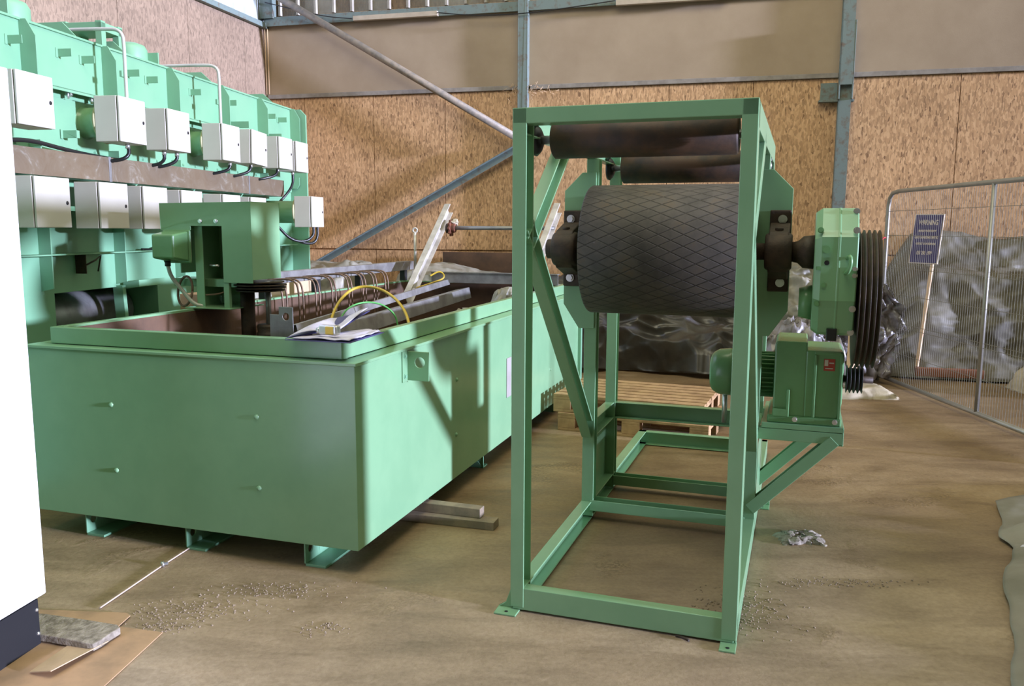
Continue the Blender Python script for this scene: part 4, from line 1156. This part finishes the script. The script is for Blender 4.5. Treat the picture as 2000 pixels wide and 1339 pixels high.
# ------------------------------------------------------------------ mesh fence panel
PF = Vector((3.945, 8.95, 0.0)); PT = Vector((3.975, 5.50, 0.0))
fd = (PT - PF).normalized(); FL_ = (PT - PF).length
fe = thing('mesh_fence_panel', 'galvanised temporary fence panel with fine wire mesh at the right', 'fence', PF, 0)
fe.rotation_euler = (0, 0, math.atan2(fd.y, fd.x))
r = 0.021; H = 2.0; zb = 0.06
lean = 0.0
MB().tube([(0.02, 0, 0.0), (0.02, 0, 1.6), (0.02, 0, 1.84), (0.04, 0, 1.93), (0.11, 0, 1.985), (0.26, 0, H), (1.0, 0, H), (FL_ - 0.26, 0, H), (FL_ - 0.1, 0, 1.985), (FL_ - 0.04, 0, 1.93), (FL_ - 0.02, 0, 1.84), (FL_ - 0.02, 0, 0.0)], r, 14).build('outer_tube', 'fence', fe)
MB().cyl((0.02, 0, zb), (FL_ - 0.02, 0, zb), r, 14).build('bottom_tube', 'fence', fe)
MB().cyl((FL_ * 0.56, 0, zb), (FL_ * 0.56, 0, H), r * 0.9, 14).build('middle_post', 'fence', fe)
mb = MB()
nw = 92
for i in range(1, nw):
    x = 0.02 + (FL_ - 0.04) * i / nw
    mb.cyl((x, 0.014, zb), (x, 0.014, H - (0.02 if 0.2 < x < FL_ - 0.2 else 0.08)), 0.0017, 4, caps=False)
for z in (0.35, 0.62, 0.66, 0.95, 1.22, 1.26, 1.55, 1.80):
    mb.cyl((0.02, 0.014, z), (FL_ - 0.02, 0.014, z), 0.0022, 4, caps=False)
w_ = mb.build('wire_mesh', 'fence_wire', fe); w_['kind'] = 'stuff'
o = MB().tube([(3.946, 8.925, 1.52), (3.90, 8.90, 1.53), (3.86, 8.90, 1.45), (3.83, 8.90, 1.30)], 0.008, 6, 2).build('red_string', 'red_rope')
tag(o, 'red string tied round the near fence upright', 'string')

# warning sign on a stake
sg = thing('warning_sign', 'navy warning sign with cream lettering on a wooden stake', 'sign', (4.42, 9.06, 0.13), 0)
sg.rotation_euler = (math.radians(-7), math.radians(0.5), math.radians(-57))
MB().box(-0.017, 0.017, 0.0, 0.022, 0.0, 1.62).build('stake', 'wood_pale', sg, 0.002)
sb = MB().box(-0.26, 0.07, -0.012, 0.0, 1.12, 1.66).build('sign_board', 'cream', sg, 0.002)
MB().box(-0.25, 0.06, -0.0145, -0.0115, 1.13, 1.65).build('sign_face', 'navy_sign', sb)


def text(body, x, z, size, parent, mat, sx=1.0):
    cu = bpy.data.curves.new('t', 'FONT'); cu.body = body; cu.size = size; cu.align_x = 'CENTER'; cu.align_y = 'CENTER'
    cu.extrude = 0.0008; cu.offset = 0.0012
    o = bpy.data.objects.new('t', cu); C.objects.link(o)
    dg = bpy.context.evaluated_depsgraph_get(); dg.update()
    me = bpy.data.meshes.new_from_object(o.evaluated_get(dg))
    bpy.data.objects.remove(o)
    me.materials.clear(); me.materials.append(M[mat])
    t_ = bpy.data.objects.new('lettering', me); C.objects.link(t_); t_.parent = parent
    t_.location = (x, -0.0155, z); t_.rotation_euler = (PI / 2, 0, 0); t_.scale = (sx, 1, 1)
    return t_


for body, z, s_, sx in (('WARNING', 1.535, 0.078, 0.70), ('PROPERTY PROTECTED BY', 1.445, 0.030, 0.66), ('GARD GUARDING LIMITED', 1.375, 0.040, 0.66), ('CONTACT US ON TELEPHONE', 1.305, 0.030, 0.64), ('051 200 1999', 1.205, 0.056, 0.66)):
    text(body, -0.095, z + 0.03, s_, sb, 'cream', sx * 0.84)
o = MB().box(-0.32, 0.35, -0.05, 0.05, 0.0, 0.09).build('red_brown_board', 'wood_red', None, 0.003, (4.72, 8.98, 0.03), math.radians(-14))
tag(o, 'red brown board lying at the foot of the warning sign', 'board')

# ------------------------------------------------------------------ covered piles along the back wall


def pile(name, mat, label, x0, x1, prof, seed, n=(150, 70), amp=0.10, fr=1.3, Yoff=0.0, cat='covered pile', sag=0.0):
    """prof: list of (distance in front of the wall, height) from the wall outwards, ending on the floor"""
    L = [0]
    for a, b in zip(prof, prof[1:]): L.append(L[-1] + math.hypot(b[0] - a[0], b[1] - a[1]))

    def fn(a, b):
        s = b * L[-1]
        k = 0
        while k < len(L) - 2 and s > L[k + 1]: k += 1
        t = (s - L[k]) / (L[k + 1] - L[k])
        d = prof[k][0] + (prof[k + 1][0] - prof[k][0]) * t; z = prof[k][1] + (prof[k + 1][1] - prof[k][1]) * t
        x = x0 + (x1 - x0) * a
        e = min(1, min(a, 1 - a) * 14)
        wv = ridge((x + 0.9 * s) * fr * 0.8, (s - 0.3 * x) * fr * 1.3, seed, 3) * amp + ridge(x * fr * 2.2 - s, s * fr * 0.7, seed + 4, 2) * amp * 0.3
        zz = z * (0.86 + 0.10 * fbm(x * 0.9, 0.3, seed + 11, 2)) * (0.25 + 0.75 * e ** 0.5)
        zz += wv * (0.7 if z > 0.05 else 0.15)
        dd = d + wv * 0.8 + 0.10 * fbm(x * 1.3, s, seed + 2, 2) * min(1, d * 3)
        return gl(WP, YW, (x, -max(0.03, dd), max(0.004, zz)))
    o = surf(fn, n[0], n[1]).build(name, mat)
    return tag(o, label, cat)


pile('tarpaulin_covered_stack', 'tarp', 'large dusty grey-green tarpaulin draped over a stack behind the fence', -0.93, 4.6,
     [(0.0, 1.78), (0.12, 1.76), (0.30, 1.38), (0.62, 1.28), (0.74, 0.78), (0.80, 0.70), (0.86, 0.15), (0.95, 0.04), (1.05, 0.01)], 3, (240, 110), 0.05, 1.5)
pile('polythene_heap', 'poly', 'heap of crumpled glossy black polythene behind the pallets', -5.2, -2.30,
     [(0.0, 0.98), (0.5, 0.92), (0.95, 0.62), (1.2, 0.50), (1.35, 0.18), (1.5, 0.02)], 9, (220, 150), 0.19, 1.15)
pile('grey_sheet_heap', 'poly_pale', 'dusty pale sheeting bunched up between the stand and the tarpaulin', -2.26, -0.98,
     [(0.0, 1.45), (0.35, 1.40), (0.75, 1.10), (1.1, 0.75), (1.35, 0.40), (1.45, 0.35)], 17, (110, 80), 0.12, 2.0)
pile('pale_plastic_sheet', 'poly_pale', 'pale dusty sheet over the stock beyond the tank far end', -6.6, -5.25,
     [(0.2, 1.20), (0.9, 1.18), (1.3, 1.10), (1.4, 0.85), (1.45, 0.8)], 21, (80, 50), 0.05, 1.8)
pile('clear_plastic_sheet', 'poly_pale', 'clear crumpled plastic heap beyond the green machine far end', -8.6, -7.2,
     [(0.2, 1.15), (0.8, 1.2), (1.2, 1.0), (1.4, 0.6), (1.45, 0.0)], 33, (60, 40), 0.08, 2.2)
# silver bag beside the pulley
o = surf(lambda a, b: (3.62 + 0.36 * (a - .5) * 2 * math.sin(max(0.15, b) * PI * 0.75 + 0.5) + 0.05 * ridge(a * 3, b * 4, 2), 8.55 + 0.10 * math.sin(a * PI) + 0.09 * ridge(a * 5, b * 5, 6) - 0.2 * b, 0.06 + 1.0 * b ** 0.9 + 0.05 * fbm(a * 4, b * 4)), 50, 50).build('silver_polythene', 'poly_grey')
tag(o, 'crumpled shiny silver polythene beside the fence upright', 'plastic sheet')
o = surf(lambda a, b: (2.45 + 1.0 * a, 8.1 + 0.5 * b + 0.1 * ridge(a * 4, b * 3, 3), max(0.01, (0.55 * math.sin(PI * a) ** .5 * math.sin(PI * b) ** .5) * (0.9 + 0.35 * ridge(a * 3.5, b * 3, 1)))), 70, 50).build('silver_polythene', 'poly_grey')
tag(o, 'bunched shiny polythene seen between the gearbox and the motor', 'plastic sheet')
o = MB().box(-0.05, 0.05, -0.03, 0.03, 0, 0.75).build('timber_prop', 'wood_pale', None, 0.003, (3.27, 7.95, 0.1), 0.3)
tag(o, 'upright pale timber prop just behind the large pulley', 'timber')
# block under the fence foot
heap('foam_block', 'sack', 'flat pale padded block under the fence foot', 'block', -0.30, 0.42, -0.10, 0.28, 0.0, 0.12, 4, 0.10, 2, 26, (3.30, 7.98), 3)
o = MB().box(0, 0.3, 0, 0.2, 0, 0.11).build('concrete_block', 'slab', None, 0.006, (2.98, 7.95, 0), -0.05)
tag(o, 'small grey block behind the small pulley', 'block')
# sack by the right edge
heap('canvas_sack', 'sack', 'pale canvas sack lying on the floor at the right edge', 'sack', 0.02, 1.1, -0.3, 0.45, 0.0, 0.32, 12, 0.25, 2.2, 36, (5.05, 8.15), 5)

# ------------------------------------------------------------------ floor litter
pts = [(2.83, 4.766), (2.668, 4.396), (2.545, 4.205), (2.508, 4.03), (2.342, 3.776), (2.132, 3.398), (1.952, 3.085), (1.773, 2.791), (1.6, 2.4)]


def edge(t):
    s = t * (len(pts) - 1); k = min(int(s), len(pts) - 2); f_ = s - k
    return pts[k][0] * (1 - f_) + pts[k + 1][0] * f_, pts[k][1] * (1 - f_) + pts[k + 1][1] * f_


def shf(a, b):
    x, y = edge(b)
    h = 0.010 + 0.045 * max(0, ridge(a * 1.5, b * 5, 2, 3)) * min(1, a * 6 + 0.25)
    return (x + 1.6 * a + 0.035 * fbm(0.5, b * 6, 3, 2), y + 0.25 * a, h)


o = surf(shf, 60, 110).build('plastic_sheet', 'sheet')
tag(o, 'dusty grey plastic sheet spread on the floor at the right edge', 'plastic sheet')
sm = o.modifiers.new('thick', 'SOLIDIFY'); sm.thickness = 0.003; sm.offset = 1
for k, (x, y, lab) in enumerate(((2.56, 4.02, 'white torn paper poking from the plastic sheet, farther one'), (2.17, 3.35, 'white torn paper poking from the plastic sheet, nearer one'))):
    o = surf(lambda a, b: (x - 0.02 + 0.18 * a + 0.03 * b, y - 0.16 * b + 0.05 * a, 0.035 + 0.05 * a + 0.012 * fbm(a * 4, b * 4, k)), 12, 12).build('torn_paper', 'paper_white')
    tag(o, lab, 'paper'); sm = o.modifiers.new('thick', 'SOLIDIFY'); sm.thickness = 0.002


def flat(poly, z0, z1, name, mat, lab, cat, bevel=0.001):
    o = MB().prism(poly, z0, z1, 'z').build(name, mat, None, bevel); return tag(o, lab, cat)


flat([(-2.3, 2.5), (-1.439, 2.60), (-1.42, 2.80), (-1.383, 3.152), (-1.573, 3.197), (-1.70, 3.18), (-2.3, 3.15)], 0.001, 0.005, 'cardboard_sheet', 'card', 'brown cardboard sheet on the floor before the white cabinet', 'cardboard')
flat([(-2.1, 3.10), (-1.64, 3.05), (-1.58, 3.14), (-1.572, 3.285), (-1.60, 3.31), (-2.1, 3.345)], 0.006, 0.010, 'cardboard_sheet', 'card', 'cardboard piece under the broken concrete slab', 'cardboard')
mb = MB().add([(-1.73, 2.83, 0.014), (-1.635, 2.80, 0.035), (-1.55, 3.05, 0.020), (-1.69, 3.07, 0.011), (-1.73, 2.83, 0.010), (-1.635, 2.80, 0.031), (-1.55, 3.05, 0.016), (-1.69, 3.07, 0.007)],
              [(0, 1, 2, 3), (7, 6, 5, 4), (0, 4, 5, 1), (1, 5, 6, 2), (2, 6, 7, 3), (3, 7, 4, 0)])
tag(mb.build('cardboard_flap', 'card_light'), 'curled light cardboard flap on top of the brown sheet', 'cardboard')
# slab with broken edges
mb = MB()
pl = [(-2.0, 3.25), (-1.889, 3.235), (-1.70, 3.185), (-1.56, 3.145), (-1.535, 3.12), (-1.55, 3.07), (-1.56, 3.02), (-1.575, 2.985), (-1.60, 2.99), (-1.68, 3.02), (-1.80, 3.055), (-2.0, 3.10)]
mb.prism(pl, 0.0105, 0.04, 'z')
tag(mb.build('broken_concrete_slab', 'slab', None, 0.004), 'broken grey concrete slab lying on cardboard beside the plinth', 'slab')
o = MB().tube([(-1.735, 3.36, 0.006), (-1.69, 3.62, 0.006), (-1.66, 3.80, 0.006), (-1.60, 4.10, 0.006), (-1.50, 4.6, 0.006)], 0.0038, 6, 1).build('floor_line', 'rope_white')
tag(o, 'thin pale cord stretched across the floor toward the tank foot', 'cord')
o = MB().lathe([(0, 0), (0, 0.013), (0.012, 0.013), (0.012, 0.007), (0.03, 0.007), (0.03, 0)], (0, 0, 0), 'x', 12).build('loose_bolt', 'chrome', None, 0, (-1.66, 3.806, 0.013), 0.6)
tag(o, 'small shiny bolt on the floor beside the pale cord', 'bolt')
o = MB().tube([(0.655, 3.142, 0.006), (0.68, 3.125, 0.006), (0.698, 3.10, 0.007)], 0.005, 6).build('small_stick', 'dark_iron')
tag(o, 'small dark twig in front of the stand bottom beam', 'twig')
# crushed glass puddle
heap('mortar_lump', 'slab', 'low crusty mortar lump on the floor right of the stand', 'lump', -0.11, 0.11, -0.08, 0.08, 0.0, 0.022, 31, 0.5, 22, 30, (1.51, 4.21), 0)
# pitted rubble crumbs on the floor
random.seed(11)
spots = [(-1.35, 3.35, 0.22, 0.12, 120), (-1.05, 3.55, 0.25, 0.08, 90), (-1.4, 3.2, 0.12, 0.05, 50), (-0.05, 2.5, 0.30, 0.06, 110), (0.99, 3.40, 0.16, 0.17, 160), (1.5, 3.66, 0.28, 0.05, 60), (-0.75, 3.2, 0.08, 0.06, 30)]
mb = MB()
for (cx, cy, rx, ry, n) in spots:
    for _ in range(n * 2):
        x = cx + random.gauss(0, rx * 0.6); y = cy + random.gauss(0, ry * 0.6); r = random.uniform(0.002, 0.0055)
        mb.cyl((x, y, 0), (x + random.uniform(-.004, .004), y, r * 0.6), r * 1.3, 5, r * 0.7)
tag(mb.build('floor_grit', 'grit'), 'scattered crumbs of grit and mortar on the concrete floor', 'grit', kind='stuff')
